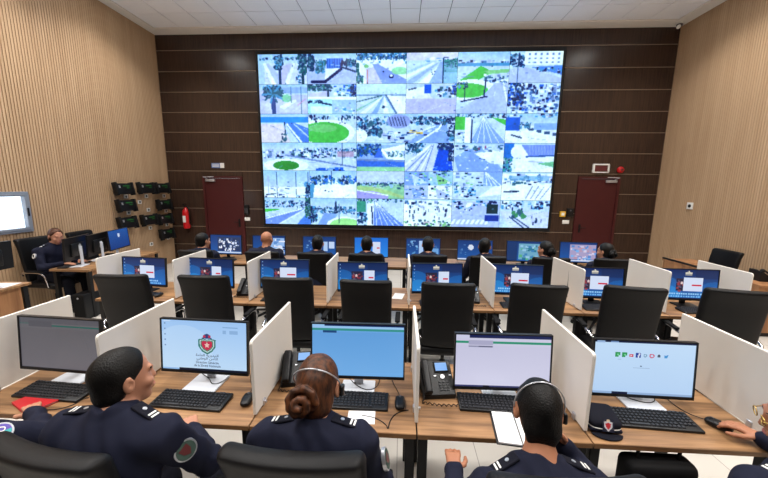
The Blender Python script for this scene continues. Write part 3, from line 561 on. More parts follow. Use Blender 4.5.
for (y, z), l in zip(SKW, SL):
    lab = 'white wall socket ' + l
    if so is None:
        so = thing('wall_socket', lab, 'socket', (XL, y, z), group='white sockets on the left wall')
        part('plate', MB().rbox((.006, 0, 0), (.014, .1, .085), .005), 'white', so, smooth=True)
        part('outlet', MB().cyl((.013, 0, 0), (.0145, 0, 0), .026), 'frame_grey', so)
    else: dup(so, (XL, y, z), 0, lab)

# ================================================================== DESKS, SCREENS BETWEEN THEM
R1 = [-2.44, -1.645, -.785, .1, .978, 1.89]
R2 = [-3.37, -2.49, -1.65, -.785, .095, .98, 1.88, 2.72, 3.5]
ROWY = [1.48, 3.23, 4.98]
ROWN = ['front row', 'middle row', 'back row']
DZ, DD = .74, .69
def desk(a, b_, yf, label, group):
    cx = (a+b_)/2; W = b_-a-.008
    d = thing('desk', label, 'desk', (cx, yf, 0), group=group)
    part('desk_top', MB().bb(-W/2, W/2, .004, DD, DZ-.026, DZ), 'desk_wood', d, bevel=.002, seg=1)
    part('edge_band', MB().bb(-W/2, W/2, 0, .004, DZ-.026, DZ-.001), 'desk_edge', d)
    for sx in (-1, 1):
        for y in (.06, DD-.06):
            part('leg', MB().bb(sx*(W/2-.03)-.025, sx*(W/2-.03)+.025, y-.025, y+.025, 0, DZ-.028), 'black_metal', d, bevel=.003, seg=1)
    for y in (.12, DD-.07): part('frame_beam', MB().bb(-W/2+.058, W/2-.058, y-.015, y+.015, DZ-.075, DZ-.028), 'black_metal', d)
    part('cable_tray', MB().bb(-W/2+.12, W/2-.12, DD-.2, DD-.1, DZ-.14, DZ-.13).bb(-W/2+.12, W/2-.12, DD-.2, DD-.195, DZ-.14, DZ-.03), 'black_metal', d)
    return d
for i in range(5): desk(R1[i], R1[i+1], ROWY[0], 'wood-topped desk with black legs in the front row, %s from the left' % ORD[i], 'front row desks')
for i in range(8):
    desk(R2[i], R2[i+1], ROWY[1], 'wood-topped desk with black legs in the middle row, %s from the left' % ORD[i], 'middle row desks')
    desk(R2[i], R2[i+1], ROWY[2], 'wood-topped desk with black legs in the back row, %s from the left' % ORD[i], 'back row desks')
def partition(x, yf, label, group, yaw=0, bow=0):
    p = thing('desk_partition', label, 'partition', (x, yf+.075, DZ), yaw, group)
    r, L, H = .022, .6, .44
    poly = [(0, .008), (L, .008), (L, H)] + [(r-r*math.sin(t), H-r+r*math.cos(t)) for t in (0, .4, .8, 1.2, 1.57)]
    part('panel', MB().prism(poly, -.009, .009, 'x'), 'white_panel', p, bevel=.0025, seg=1)
    for y in (.1, .5):
        part('clamp', MB().rbox((0, y, .02), (.034, .03, .04), .006, n=2).cyl((.017, y, .022), (.026, y, .022), .008, n=10), 'silver', p, smooth=True)
    return p
for i, x in enumerate(R1): partition(x, ROWY[0], 'white desk partition in the front row, %s from the left' % ORD[i], 'front row partitions')
for i, x in enumerate(R2): partition(x, ROWY[1], 'white desk partition in the middle row, %s from the left' % ORD[i], 'middle row partitions', RAD(4) if i == 6 else 0)

# ================================================================== MONITORS
MW, MH = .575, .345
def mon_parts(root, screen_me, lift, tilt=6, white=True, back=0):
    """origin on the desk under the screen; the picture looks toward -y"""
    rot = (RAD(-tilt), 0, 0); zc = lift+MH/2
    hw, hh = MW/2, MH/2
    body = part('monitor_case', MB().bb(-hw, hw, -.002, .016, -hh, hh).rbox((0, .026, -.02), (.34, .03, .2), .012, n=2), 'black_plastic', root, loc=(0, 0, zc), rot=rot, smooth=True)
    part('bezel', MB().bb(-hw, hw, -.011, -.002, hh-.008, hh).bb(-hw, hw, -.011, -.002, -hh, -hh+.016).bb(-hw, -hw+.007, -.011, -.002, -hh+.016, hh-.008).bb(hw-.007, hw, -.011, -.002, -hh+.016, hh-.008), 'black_plastic', body)
    link('screen', screen_me, root, (0, -.0045, zc+.004), rot)['label'] = 'lit display'
    part('stand_neck', MB().bb(-.03, .03, .042+back, .055+back, .012, zc+.02).bb(-.03, .03, .036, .045+back, zc-.06, zc+.04), 'stand_white' if white else 'black_plastic', root, bevel=.003, seg=1)
    part('stand_base', MB().rbox((0, -.015+back, .007), (.21, .2, .0135), .006, n=2), 'stand_white' if white else 'black_plastic', root, smooth=True)
SCW, SCH = MW-.016, MH-.026
def icons(c, x, y0, n, dy, s=.018, col=(220, 230, 250)):
    for i in range(n): c.rect(x, y0+dy*i, x+s, y0+dy*i+s*1.6, col)
    return c
# front row pictures
c = Cv(120, 68, (96, 94, 100)); c.grad(.2, 1, (92, 90, 96), (104, 101, 108)); c.rect(0, 0, 1, .1, (84, 84, 92)); c.rect(.4, .13, 1, .165, (22, 92, 84)); c.rect(0, .1, .4, .13, (70, 92, 92)); c.rect(.12, .06, .41, .18, (78, 78, 86)); S1 = c
c = Cv(176, 100, (176, 212, 248)); c.grad(0, 1, (160, 200, 246), (192, 222, 250)); c.ell(.25, .6, .35, .5, (206, 230, 252), .35)
icons(c, .03, .06, 5, .11, .016, (120, 150, 196)); c.rect(.02, .02, .1, .035, (226, 238, 252)); c.rect(.72, .1, .9, .125, (130, 170, 216)); c.rect(.72, .17, .76, .24, (140, 178, 222)); c.rect(.8, .17, .9, .24, (140, 178, 222)); c.rect(0, .97, 1, 1, (150, 190, 236)); c.rect(.2, .965, 1, 1, (14, 22, 44)); S2 = c
ex, ey = .535, .47
def shield(s): return [(ex-.105*s, ey-.1*s), (ex-.05*s, ey-.12*s), (ex, ey-.1*s), (ex+.05*s, ey-.12*s), (ex+.105*s, ey-.1*s), (ex+.1*s, ey+.05*s), (ex+.06*s, ey+.14*s), (ex, ey+.2*s), (ex-.06*s, ey+.14*s), (ex-.1*s, ey+.05*s)]
c.poly(shield(1.0), (40, 120, 112)); c.poly(shield(.82), (200, 220, 220)); c.poly(shield(.72), (46, 130, 110)); c.poly(shield(.6), (196, 44, 78))
for a in range(5):
    t = -math.pi/2+a*2*math.pi/5; u = t+4*math.pi/5; c.line(ex+.026*math.cos(t), ey+.01+.046*math.sin(t), ex+.026*math.cos(u), ey+.01+.046*math.sin(u), .009, (236, 200, 190))
c.ell(ex, ey-.17, .045, .04, (46, 60, 120)); c.ell(ex-.03, ey-.16, .016, .03, (190, 50, 80)); c.ell(ex+.03, ey-.16, .016, .03, (190, 50, 80)); c.rect(ex-.055, ey-.14, ex+.055, ey-.12, (46, 60, 120)); c.ell(ex, ey-.205, .01, .018, (46, 60, 120))
c = Cv(120, 68, (104, 166, 226)); c.grad(.15, 1, (98, 160, 222), (112, 174, 232)); c.rect(0, 0, 1, .07, (150, 196, 240)); c.rect(.13, 0, 1, .035, (14, 34, 84)); c.rect(0, .075, 1, .115, (52, 146, 140)); c.rect(.12, .12, .27, .155, (28, 70, 120)); S3 = c
c = Cv(120, 68, (204, 204, 228)); c.grad(.2, 1, (200, 200, 226), (212, 212, 236)); c.rect(0, 0, 1, .065, (206, 208, 232)); c.rect(.14, 0, 1, .065, (22, 34, 84)); c.rect(0, .125, 1, .165, (44, 146, 116)); c.rect(.13, .11, .39, .19, (170, 170, 200)); c.rect(.13, .2, .39, .235, (146, 148, 176)); c.rect(.24, .205, .38, .23, (110, 112, 140)); c.rect(0, .97, 1, 1, (60, 64, 110)); c.rect(.3, .965, .37, 1, (14, 16, 40)); S4 = c
c = Cv(176, 100, (190, 220, 250)); c.grad(0, 1, (196, 224, 252), (184, 214, 248)); c.rect(0, 0, 1, .03, (20, 34, 70)); c.rect(.02, .0, .1, .04, (150, 180, 220)); c.rect(.16, .0, .24, .035, (110, 140, 186)); ix = [.235, .305, .37, .44, .51, .575, .645, .715]
for k, x in enumerate(ix[:2]): c.rect(x-.024, .215, x+.024, .3, (36, 150, 84)); c.ell(x+.004, .255, .011, .02, (120, 210, 150)); c.rect(x+.01, .27, x+.024, .3, (190, 224, 250))
c.rect(ix[2]-.02, .24, ix[2]+.02, .29, (206, 44, 70)); c.poly([(ix[2]-.006, .252), (ix[2]+.01, .266), (ix[2]-.006, .28)], WH)
c.rect(ix[3]-.024, .215, ix[3]+.024, .3, (40, 72, 160)); c.line(ix[3]+.008, .235, ix[3]+.004, .295, .011, WH); c.rect(ix[3]-.008, .258, ix[3]+.014, .268, WH); c.line(ix[3]+.008, .234, ix[3]+.016, .232, .009, WH)
c.ring(ix[4], .257, .014, .024, .3, (120, 160, 190)); c.ring(ix[5], .257, .02, .032, .3, (206, 90, 120)); c.ell(ix[6], .25, .012, .026, (60, 70, 90)); c.rect(ix[6]-.014, .265, ix[6]+.014, .285, (90, 110, 130)); c.poly([(ix[7]-.02, .24), (ix[7]+.022, .232), (ix[7]+.01, .29), (ix[7]-.014, .29)], (70, 150, 214))
c.rect(.24, .34, .275, .348, (150, 180, 212)); c.ell(.475, .46, .009, .014, (70, 90, 120)); c.rect(.4, .488, .56, .498, (156, 182, 214)); c.rect(0, .965, 1, 1, (150, 180, 220)); c.rect(.2, .965, .36, 1, (20, 30, 60)); S5 = c
front_lab = ['black monitor showing a dim grey window with a teal line, far left front row', 'black monitor showing a red and green shield emblem on a pale blue desktop',
             'black monitor with a plain blue window and thin green line beyond the bun', 'black monitor with a whitish lilac window and green line beyond the man wearing a headset', 'black monitor with a pale blue page and a row of small icons, rightmost front']
FM = [(-2.11, 1.77, .09, -3, S1), (-1.222, 1.83, .08, -2, S2), (-.252, 1.83, .088, 1, S3), (.62, 1.83, .052, 1, S4), (1.43, 1.83, .042, -1, S5)]
front_mon = []
for i, (x, y, lift, yaw, cv) in enumerate(FM):
    m = thing('monitor', front_lab[i], 'monitor', (x, y, DZ), RAD(yaw), 'front row monitors')
    mon_parts(m, picture_mesh('screen', cv, SCW, SCH, 'display'), lift, 5, back=.085 if i == 0 else 0); front_mon.append(m)
# lettering under the emblem on the second front monitor
AR = {'ا': (0xFE8D, 0xFE8E, None, None), 'ل': (0xFEDD, 0xFEDE, 0xFEDF, 0xFEE0), 'م': (0xFEE1, 0xFEE2, 0xFEE3, 0xFEE4), 'د': (0xFEA9, 0xFEAA, None, None), 'ي': (0xFEF1, 0xFEF2, 0xFEF3, 0xFEF4), 'ر': (0xFEAD, 0xFEAE, None, None),
      'ة': (0xFE93, 0xFE94, None, None), 'ع': (0xFEC9, 0xFECA, 0xFECB, 0xFECC), 'أ': (0xFE83, 0xFE84, None, None), 'ن': (0xFEE5, 0xFEE6, 0xFEE7, 0xFEE8), 'و': (0xFEED, 0xFEEE, None, None), 'ط': (0xFEC1, 0xFEC2, 0xFEC3, 0xFEC4)}
def shape_ar(t):
    out = []
    for i, ch in enumerate(t):
        if ch not in AR: out.append(ch); continue
        pj = i > 0 and t[i-1] in AR and AR[t[i-1]][2] is not None; nj = i+1 < len(t) and t[i+1] in AR and AR[ch][2] is not None
        out.append(chr(AR[ch][3 if pj and nj else 1 if pj else 2 if nj else 0]))
    return ''.join(reversed(out))
def text_mesh(name, t, size, m, width=None):
    cu = bpy.data.curves.new(name, 'FONT'); cu.body = t; cu.size = size; cu.align_x = 'CENTER'; cu.offset = size*.012
    o = bpy.data.objects.new(name, cu); COL.objects.link(o); bpy.context.view_layer.update()
    me = bpy.data.meshes.new_from_object(o.evaluated_get(bpy.context.evaluated_depsgraph_get()))
    bpy.data.objects.remove(o); bpy.data.curves.remove(cu); me.materials.clear(); me.materials.append(MATS[m]); me.name = name
    if width and len(me.vertices):
        xs = [v.co.x for v in me.vertices]; k = width/max(1e-6, max(xs)-min(xs))
        for v in me.vertices: v.co.x *= k; v.co.y *= 1
    return me
emitmat('screen_ink', rgb(40, 52, 92), .9)
scr = [ch for ch in front_mon[1].children if ch.name.startswith('screen')][0]
for k, (t, wd) in enumerate([(shape_ar('المديرية العامة'), .15), (shape_ar('للأمن الوطني'), .14), ('Direction Générale', .15), ('de la Sûreté Nationale', .175)]):
    me = text_mesh('lettering', t, .022, 'screen_ink', wd)
    link('lettering', me, scr, (.02, -.0012, -.066-.0205*k-(.006 if k > 1 else 0)), (RAD(90), 0, 0))
# middle row picture, the same on every screen
def wallpaper(dlg):
    c = Cv(100, 56, (20, 60, 120)); c.grad(0, 1, (16, 40, 92), (24, 104, 190)); c.ell(.08, .8, .3, .55, (30, 130, 214), .45); c.ell(.13, .95, .22, .4, (60, 170, 240), .4); c.ell(.95, .8, .3, .4, (30, 130, 214), .35); c.rect(.6, 0, 1, .3, (14, 34, 78), .5)
    icons(c, .03, .06, 5, .12, .02, (130, 170, 220)); c.ell(.48, .14, .05, .04, (200, 196, 186)); c.ell(.48, .07, .012, .03, (226, 222, 200)); c.rect(.42, .15, .54, .2, (150, 150, 150)); [c.ell(.43+.025*q, .11-.02*(q == 2), .011, .03, (220, 214, 196)) for q in range(5)]
    c.rect(.27, .3, .5, .74, (40, 36, 62)); c.bits(.27, .32, .48, .7, 30, .04, .06, [(120, 40, 60), (30, 30, 50), (90, 80, 110), (150, 60, 70)]); c.ell(.37, .46, .02, .05, (226, 200, 200))
    a, b_ = dlg; c.rect(a, .27, b_, .73, (214, 226, 250)); c.rect(a+(b_-a)*.45, .5, b_-.02, .545, (206, 40, 70))
    for k in range(16): c.rect(.16+.042*k, .8, .19+.042*k, .86, (150, 206, 246))
    for k in range(18): c.rect(.1+.045*k, .89, .13+.045*k, .95, (120, 186, 240))
    c.rect(0, .97, 1, 1, (10, 24, 60)); return picture_mesh('screen', c, SCW, SCH, 'display')
wpA, wpB = wallpaper((.4, .74)), wallpaper((.53, .74))
MX2 = [-3.03, -2.22, -1.335, -.43, .412, 1.285, 2.14, 3.12]; Y2 = 3.55
YAW2 = [-5, -4, 1, 2, 4, -3, -3, -3]
for i, x in enumerate(MX2):
    m = thing('monitor', 'monitor with dark blue desktop and white dialog in the middle row, %s from left' % ORD[i], 'monitor', (x, Y2, DZ), RAD(YAW2[i]), 'middle row monitors')
    mon_parts(m, wpA if i in (0, 2, 5, 6, 7) else wpB, .062+.006*(i % 3), 4, white=False)
# back row pictures
MX3 = [-3.02, -2.26, -1.385, -.5, .37, 1.225, 2.03, 2.885]; Y3 = 5.33
b3 = []
for k in range(8):
    c = Cv(48, 28, (24, 66, 130)); c.grad(0, 1, (22, 58, 122), (30, 92, 170))
    if k == 0: c.rect(.22, .12, .98, .86, (40, 60, 100)); c.bits(.25, .15, .9, .8, 70, .06, .1, [WH, (210, 224, 250), (60, 90, 150), NV]); c.rect(.2, .9, 1, .96, (200, 216, 240))
    if k == 1: c.rect(.45, .1, .98, .92, (150, 190, 240)); c.bits(.5, .12, .95, .9, 30, .12, .08, [WH, (90, 140, 210), NV]); c.poly([(.4, .9), (.9, .5), (.98, .9)], (220, 232, 252))
    if k == 2: c.bits(.05, .1, .3, .8, 10, .05, .05, [(120, 170, 224)]); c.rect(.62, .25, .74, .75, (176, 206, 246)); c.rect(.8, .25, .95, .6, (196, 218, 250))
    if k == 3: c.grad(0, 1, (30, 110, 214), (40, 140, 236)); c.rect(.55, .22, .78, .9, (214, 226, 250)); c.rect(.66, .5, .76, .56, (206, 60, 80))
    if k == 4: c.bits(.02, .05, .3, .9, 16, .06, .06, [(90, 150, 210), (140, 190, 240)]); c.rect(.38, .1, .5, .9, (176, 206, 246)); c.rect(.66, .5, .96, .9, (110, 166, 224)); c.bits(.66, .1, .96, .9, 14, .08, .06, [(150, 190, 236), (60, 110, 170)])
    if k == 5: c.bits(.02, .1, .35, .9, 12, .05, .04, [(80, 130, 190)]); c.ell(.38, .35, .08, .14, (214, 226, 246)); c.rect(0, .93, .35, 1, (206, 220, 244))
    if k == 6: c.rect(.34, .12, .98, .92, (110, 170, 200)); c.bits(.34, .15, .95, .9, 40, .09, .12, [(90, 180, 130), (60, 130, 190), (150, 200, 230), (40, 120, 150)]); c.rect(.0, .05, .3, 1, (22, 56, 110))
    if k == 7: c.rect(.28, .1, .98, .86, (170, 160, 200)); c.bits(.28, .12, .95, .85, 50, .08, .1, [(120, 180, 240), (214, 206, 232), (90, 140, 210), (190, 150, 170)]); c.rect(.1, .9, .98, .97, (206, 216, 236))
    b3.append(picture_mesh('screen', c, SCW, SCH, 'display'))
B3L = ['a grey-blue camera map', 'a bright white and blue window', 'small white boxes on blue', 'a bright blue desktop', 'pale columns on blue', 'a dark blue desktop with a white badge', 'a green and blue map', 'a pink and blue picture']
for i, x in enumerate(MX3):
    m = thing('monitor', 'back row monitor showing %s, %s from left' % (B3L[i], ORD[i]), 'monitor', (x, Y3, DZ), RAD((-3, 0, 0, 2, 2, -2, -3, -4)[i]), 'back row monitors')
    mon_parts(m, b3[i], .07 if i < 5 else .055, 4, white=False)

# ================================================================== THINGS ON THE DESKS
kb = None
def keyboard(x, y, rz, lab, z=DZ):
    global kb
    if kb is None:
        kb = thing('keyboard', lab, 'keyboard', (x, y, z), rz, 'black keyboards')
        part('keyboard_case', MB().rbox((0, 0, .011), (.435, .145, .018), .007, n=2, R=Rx(RAD(4))), 'black_plastic', kb, smooth=True)
        ks = MB()
        for r in range(6):
            n = 15; yy = .055-.0215*r
            xx = -.206
            for k in range(19 if r != 5 else 12):
                wd = .0175 if not (r == 5 and k == 3) else .105
                if k == 15: xx += .008
                ks.add(*_keycap(xx+wd/2, yy, .0205+math.tan(RAD(4))*yy, wd)); xx += wd+.0035
        o = part('keys', ks, 'key_plastic', kb); o['kind'] = 'stuff'
        part('badge', MB().box((.15, .066, .026), (.03, .006, .002)), 'frame_grey', kb)
    else: dup(kb, (x, y, z), rz, lab)
def _keycap(x, y, z, w):
    a, t = w/2, w/2-.0025; d, e = .009, .0065
    return ([(x-a, y-d, z), (x+a, y-d, z), (x+a, y+d, z), (x-a, y+d, z), (x-t, y-e, z+.006), (x+t, y-e, z+.006), (x+t, y+e, z+.006), (x-t, y+e, z+.006)],
            [(4, 5, 6, 7), (0, 1, 5, 4), (1, 2, 6, 5), (2, 3, 7, 6), (3, 0, 4, 7), (3, 2, 1, 0)])
for x, y, a, l in [(-2.07, 1.672, -3, 'behind the red folder'), (-1.205, 1.648, -2, 'below the shield emblem monitor'), (-.275, 1.71, 0, 'partly hidden by the woman with the bun'), (.57, 1.74, -2, 'between the desk phone and the headset man'), (1.385, 1.665, -3, 'beside the navy cap')]:
    keyboard(x, y, RAD(a), 'black keyboard on the front row, ' + l)
for i, x in enumerate(MX2): keyboard(x+.02, Y2-.175, RAD(random.uniform(-3, 3)), 'black keyboard on the middle row, %s from the left' % ORD[i])
for i, x in enumerate(MX3): keyboard(x+.02, Y3-.175, RAD(random.uniform(-3, 3)), 'black keyboard on the back row, %s from the left' % ORD[i])
def mouse(x, y, rz, lab, cable=None):
    m = thing('mouse', lab, 'mouse', (x, y, DZ), rz, 'black computer mice')
    def f(p): return (p[0]*(1-.15*abs(p[1])/.055), p[1], p[2]*(1-.35*(p[1]/.055)**2)+.0)
    part('mouse_body', MB().rbox((0, 0, .0185), (.062, .11, .036), .017, n=4, mid=3, fn=f), 'black_plastic', m, smooth=True)
    part('wheel', MB().cyl((-.004, .03, .034), (.004, .03, .034), .009, n=12), 'frame_grey', m, smooth=True)
    if cable:
        inv = Matrix.Translation((x, y, DZ)) @ Matrix.Rotation(rz, 4, 'Z')
        inv.invert()
        part('cable', MB().tube([inv @ Vector(p) for p in cable], .0022, n=6, smooth=2), 'black_plastic', m, smooth=True)
    return m
cz = DZ+.003
mouse(-.883, 1.668, RAD(10), 'black mouse right of the keyboard, left of the second partition gap', [(-.9, 1.72, .75), (-.91, 1.8, cz), (-.96, 1.87, cz), (-1.0, 1.96, cz), (-1.02, 2.1, cz)])
mouse(.011, 1.70, RAD(0), 'black mouse beside the edge-on partition in the middle of the front row', [(.011, 1.755, .75), (.0, 1.82, cz), (-.03, 1.9, cz), (-.06, 2.0, cz), (-.06, 2.1, cz)])
mouse(1.712, 1.64, RAD(32), 'dark mouse under the hand at the right edge', [(1.68, 1.69, .75), (1.64, 1.74, cz), (1.62, 1.82, cz), (1.64, 1.95, cz), (1.62, 2.1, cz)])
for i in range(8): mouse(MX2[i]+.29 if i != 6 else MX2[i]+.3, Y2-.18, RAD(random.uniform(-8, 8)), 'black mouse on the middle row, %s from the left' % ORD[i])
# loose cables lying on the front row
def cable(pts, lab): tag(part('cable', MB().tube(pts, .0025, n=6, smooth=3), 'black_plastic', smooth=True), lab, 'cable')
cable([(-.2, 1.60, cz), (-.12, 1.585, cz), (-.06, 1.54, cz), (-.05, 1.5, cz), (-.045, 1.56, cz), (-.02, 1.62, cz), (.03, 1.655, cz), (.06, 1.66, cz)], 'thin black headset cable looping on the desk left of the edge-on partition')
cable([(-1.99, 1.52, cz), (-1.9, 1.53, cz), (-1.85, 1.58, cz), (-1.86, 1.62, cz), (-1.83, 1.64, cz)], 'thin black cable right of the red folder')
cable([(-1.36, 1.97, cz), (-1.3, 1.9, cz+.012), (-1.22, 1.85, cz+.02), (-1.17, 1.79, cz+.014), (-1.11, 1.82, cz+.016), (-1.13, 1.98, cz)], 'black screen cable curling over the white base under the emblem monitor')
cable([(1.34, 1.96, cz), (1.36, 1.85, cz+.014), (1.46, 1.79, cz+.014), (1.54, 1.83, cz+.016), (1.56, 1.97, cz)], 'black screen cable curling over the base of the rightmost front monitor')
cable([(-.35, 1.98, cz), (-.28, 1.86, cz+.016), (-.2, 1.8, cz+.014), (-.13, 1.83, cz+.014), (-.12, 1.99, cz)], 'black screen cable curling under the blue window monitor')
# desk phones
def phone(x, y, rz, lab):
    p = thing('desk_phone', lab, 'phone', (x, y, DZ), rz, 'black desk phones')
    part('phone_base', MB().prism([(-.1, 0), (.08, 0), (.08, .14), (.07, .15), (-.1, .03)], -.1, .1, 'x'), 'black_plastic', p, bevel=.006)
    S = Matrix.Rotation(math.atan2(.12, .17), 3, 'X'); top = Vector((0, -.015, .09))
    fc = part('screen_bezel', MB().rbox(top+S @ Vector((.035, .062, .004)), (.09, .066, .01), .004, n=2, R=S), 'black_metal', p, smooth=True)
    part('screen', MB().box(top+S @ Vector((.035, .062, .0095)), (.074, .05, .002), S), 'lcd_blue', fc)
    for i in range(4):
        for j in range(3): part('button', MB().box(top+S @ Vector((.012+.023*j, -.03-.016*i, .004)), (.015, .009, .006), S), 'key_plastic', p)
    part('navigation_ring', MB().cyl(top+S @ Vector((.035, .002, 0)), top+S @ Vector((.035, .002, .008)), .013, n=16), 'silver', p, smooth=True)
    for dx in (-.012, .082): part('soft_key', MB().box(top+S @ Vector((dx, .008, .004)), (.014, .007, .006), S), 'silver', p)
    hs = part('handset', MB().rbox(top+S @ Vector((-.068, 0, .03)), (.045, .2, .02), .009, n=2, mid=2, R=S).rbox(top+S @ Vector((-.068, .08, .016)), (.05, .05, .03), .012, n=2, R=S).rbox(top+S @ Vector((-.068, -.08, .016)), (.05, .05, .03), .012, n=2, R=S), 'black_plastic', p, smooth=True)
    pts = []
    A = [Vector((-.09, -.09, .03)), Vector((-.11, -.13, .008)), Vector((-.02, -.16, .008)), Vector((.08, -.17, .008)), Vector((.16, -.16, .008))]
    for i in range(4):
        for k in range(14):
            q = A[i].lerp(A[i+1], k/14); t = (i*14+k)*1.6; pts.append(q+Vector((0, .006*math.cos(t), .006*math.sin(t))))
    part('coiled_cord', MB().tube(pts, .0028, n=5), 'black_plastic', p, smooth=True)
    return p
phone(.235, 1.87, RAD(8), 'black desk phone with a lit blue screen right of the edge-on partition')
phone(-.66, 1.93, RAD(12), 'black desk phone half hidden behind the head of the woman with the bun')
phone(2.5, 3.5, RAD(-5), 'black desk phone in the middle row, near the right')
phone(.78, 3.52, RAD(-5), 'black desk phone in the middle row, right of the central chair')
phone(-1.78, 3.55, RAD(5), 'black desk phone in the middle row, left of centre')
# papers and folders
def sheet(name, x, y, rz, w_, h_, m, lab, cat, z=DZ+.001, t=.002): return tag(part(name, MB().bb(-w_/2, w_/2, -h_/2, h_/2, 0, t), m, loc=(x, y, z), rot=(0, 0, rz)), lab, cat)
sheet('paper_sheet', -.2, 1.585, RAD(2), .15, .1, 'paper', 'white paper beside the shoulder of the woman with the bun', 'paper')
nb = thing('notebook', 'open white notebook on the desk edge beside the man with the headset', 'notebook', (.63, 1.56, DZ), RAD(-6))
part('cover', MB().bb(-.125, .125, -.13, .13, 0, .004), 'black_plastic', nb); part('page', MB().bb(-.115, -.004, -.125, .125, .004, .012), 'paper', nb); part('page', MB().bb(.004, .115, -.125, .125, .004, .012), 'paper', nb)
fo = thing('red_folder', 'bright red folder on the left desk under a hand', 'folder', (-2.09, 1.583, DZ), RAD(-24))
part('cover', MB().rbox((0, 0, .002), (.21, .15, .004), .0015, n=1), 'folder_red', fo); part('page', MB().bb(-.1, .1, -.072, .072, .004, .009), 'paper', fo); part('cover', MB().rbox((0, 0, .011), (.21, .15, .004), .0015, n=1), 'folder_red', fo)
sheet('paper_sheet', -2.0, 3.36, RAD(12), .21, .15, 'paper', 'white papers on the second desk of the middle row', 'paper')
sheet('paper_sheet', -.02, 3.6, RAD(-10), .12, .2, 'paper', 'white papers right of the fourth monitor in the middle row', 'paper')
sheet('paper_sheet', 1.36, 5.12, 0, .25, .16, 'paper', 'white papers on the back row, right of centre', 'paper')
# navy cap
cp = thing('police_cap', 'navy cap with a red and silver badge beside the right keyboard', 'cap', (1.085, 1.615, DZ), RAD(-6)); cp.scale = (.95, .95, .86)
def capf(p): return (p[0]*(1+.16*p[2]/.045), p[1]*(1+.1*p[2]/.045), p[2]+(.012*(p[1]/.09) if p[2] > 0 else 0))
part('crown', MB().rbox((0, .01, .048), (.16, .16, .078), .03, n=4, mid=2, fn=capf), 'navy_dark', cp, smooth=True)
part('band', MB().rbox((0, .01, .022), (.165, .165, .026), .012, n=3, mid=2), 'navy', cp, smooth=True)
part('piping', MB().tube([(-.082, -.04, .038), (-.066, -.07, .036), (0, -.0765, .036), (.066, -.07, .036), (.082, -.04, .038)], .003, smooth=2), 'white', cp, smooth=True)
vz = [(.08*math.sin(t), -.068-.055*math.cos(t)) for t in np.linspace(-1.45, 1.45, 15)]
part('visor', MB().prism([(a, b_) for a, b_ in vz], .004, .012), 'navy_dark', cp, bevel=.002, seg=1)
bc = Cv(20, 24, (28, 30, 54)); ex, ey = .5, .52; c = bc
c.poly([(.12, .22), (.5, .1), (.88, .22), (.84, .62), (.5, .98), (.16, .62)], (206, 206, 214)); c.poly([(.26, .34), (.5, .26), (.74, .34), (.7, .6), (.5, .82), (.3, .6)], (190, 40, 52)); c.ell(.5, .08, .14, .08, (226, 206, 170))
bme = picture_mesh('badge', bc, .058, .07, 'printed'); link('badge', bme, cp, (0, -.0795, .066), (RAD(-14), 0, 0))['label'] = 'red and silver shield badge'

# ================================================================== CHAIRS
chair0 = None
def chair(x, y, rz, lab, group, z=0):
    global chair0
    if chair0 is None:
        c = chair0 = thing('office_chair', lab, 'chair', (x, y, z), rz, group)
        part('seat', MB().rbox((0, .02, .455), (.5, .48, .09), .04, n=4, mid=2, fn=lambda p: (p[0], p[1], p[2]-.12*(p[1] > 0)*p[1]**2*4)), 'leather', c, smooth=True)
        def bf(p):
            z = (p[2]+.33)/.66
            return (p[0]*(1-.05*(1-z)), p[1]*(1+.35*max(0, (z-.86))/.14)+.45*p[0]**2-.085*z-.05*max(0, z-.8)*5*.4, p[2])
        bk = part('backrest', MB().rbox((0, -.2, .83), (.485, .07, .66), .033, n=4, mid=7, fn=bf), 'leather', c, smooth=True)
        part('seam', MB().tube([(x_, -.2+.45*x_**2-.035-.085*.88-.002, .83+.25) for x_ in np.linspace(-.215, .215, 15)], .003, n=6), 'mesh_black', bk, smooth=True)
        for s in (-1, 1):
            a = part('armrest', MB().tube([(s*.25, .17, .44), (s*.285, .2, .52), (s*.29, .17, .645), (s*.29, .05, .672), (s*.29, -.12, .665), (s*.275, -.22, .64), (s*.23, -.235, .6)], .0125, n=8, smooth=2), 'chrome', c, smooth=True)
            part('arm_pad', MB().rbox((s*.29, .03, .685), (.05, .25, .024), .011, n=3, mid=1), 'mesh_black', a, smooth=True)
        part('tilt_mechanism', MB().rbox((0, .0, .39), (.2, .24, .04), .01, n=2), 'black_metal', c, smooth=True)
        part('gas_column', MB().cyl((0, 0, .1), (0, 0, .26), .028).cyl((0, 0, .26), (0, 0, .38), .018), 'black_metal', c, smooth=True)
        for k in range(5):
            t = 2*math.pi*k/5+.3; d = Vector((math.cos(t), math.sin(t), 0))
            lg = part('base_leg', MB().cyl(Vector((0, 0, .115))+d*.02, Vector((0, 0, .075))+d*.29, .024, .015, n=8), 'black_metal', c, smooth=True)
            q = Vector((-d.y, d.x, 0)); part('caster', MB().cyl(d*.29+Vector((0, 0, .03))-q*.022, d*.29+Vector((0, 0, .03))+q*.022, .03, n=12).cyl(d*.29+Vector((0, 0, .03)), d*.29+Vector((0, 0, .075)), .008, n=6), 'black_plastic', lg, smooth=True)
        return c
    return dup(chair0, (x, y, z), rz, lab, group)
CX2 = [(-2.66, 2.98, 5), (-1.865, 3.02, 2), (-1.06, 3.02, 1), (-.31, 3.0, -1), (.44, 2.98, -2), (1.26, 3.0, -6), (2.1, 3.0, -10), (2.95, 2.98, -12)]
for i, (x, y, a) in enumerate(CX2): chair(x, y+.1, RAD(a), 'empty black leather office chair in the middle row, %s from the left' % ORD[i], 'empty chairs in the middle row')

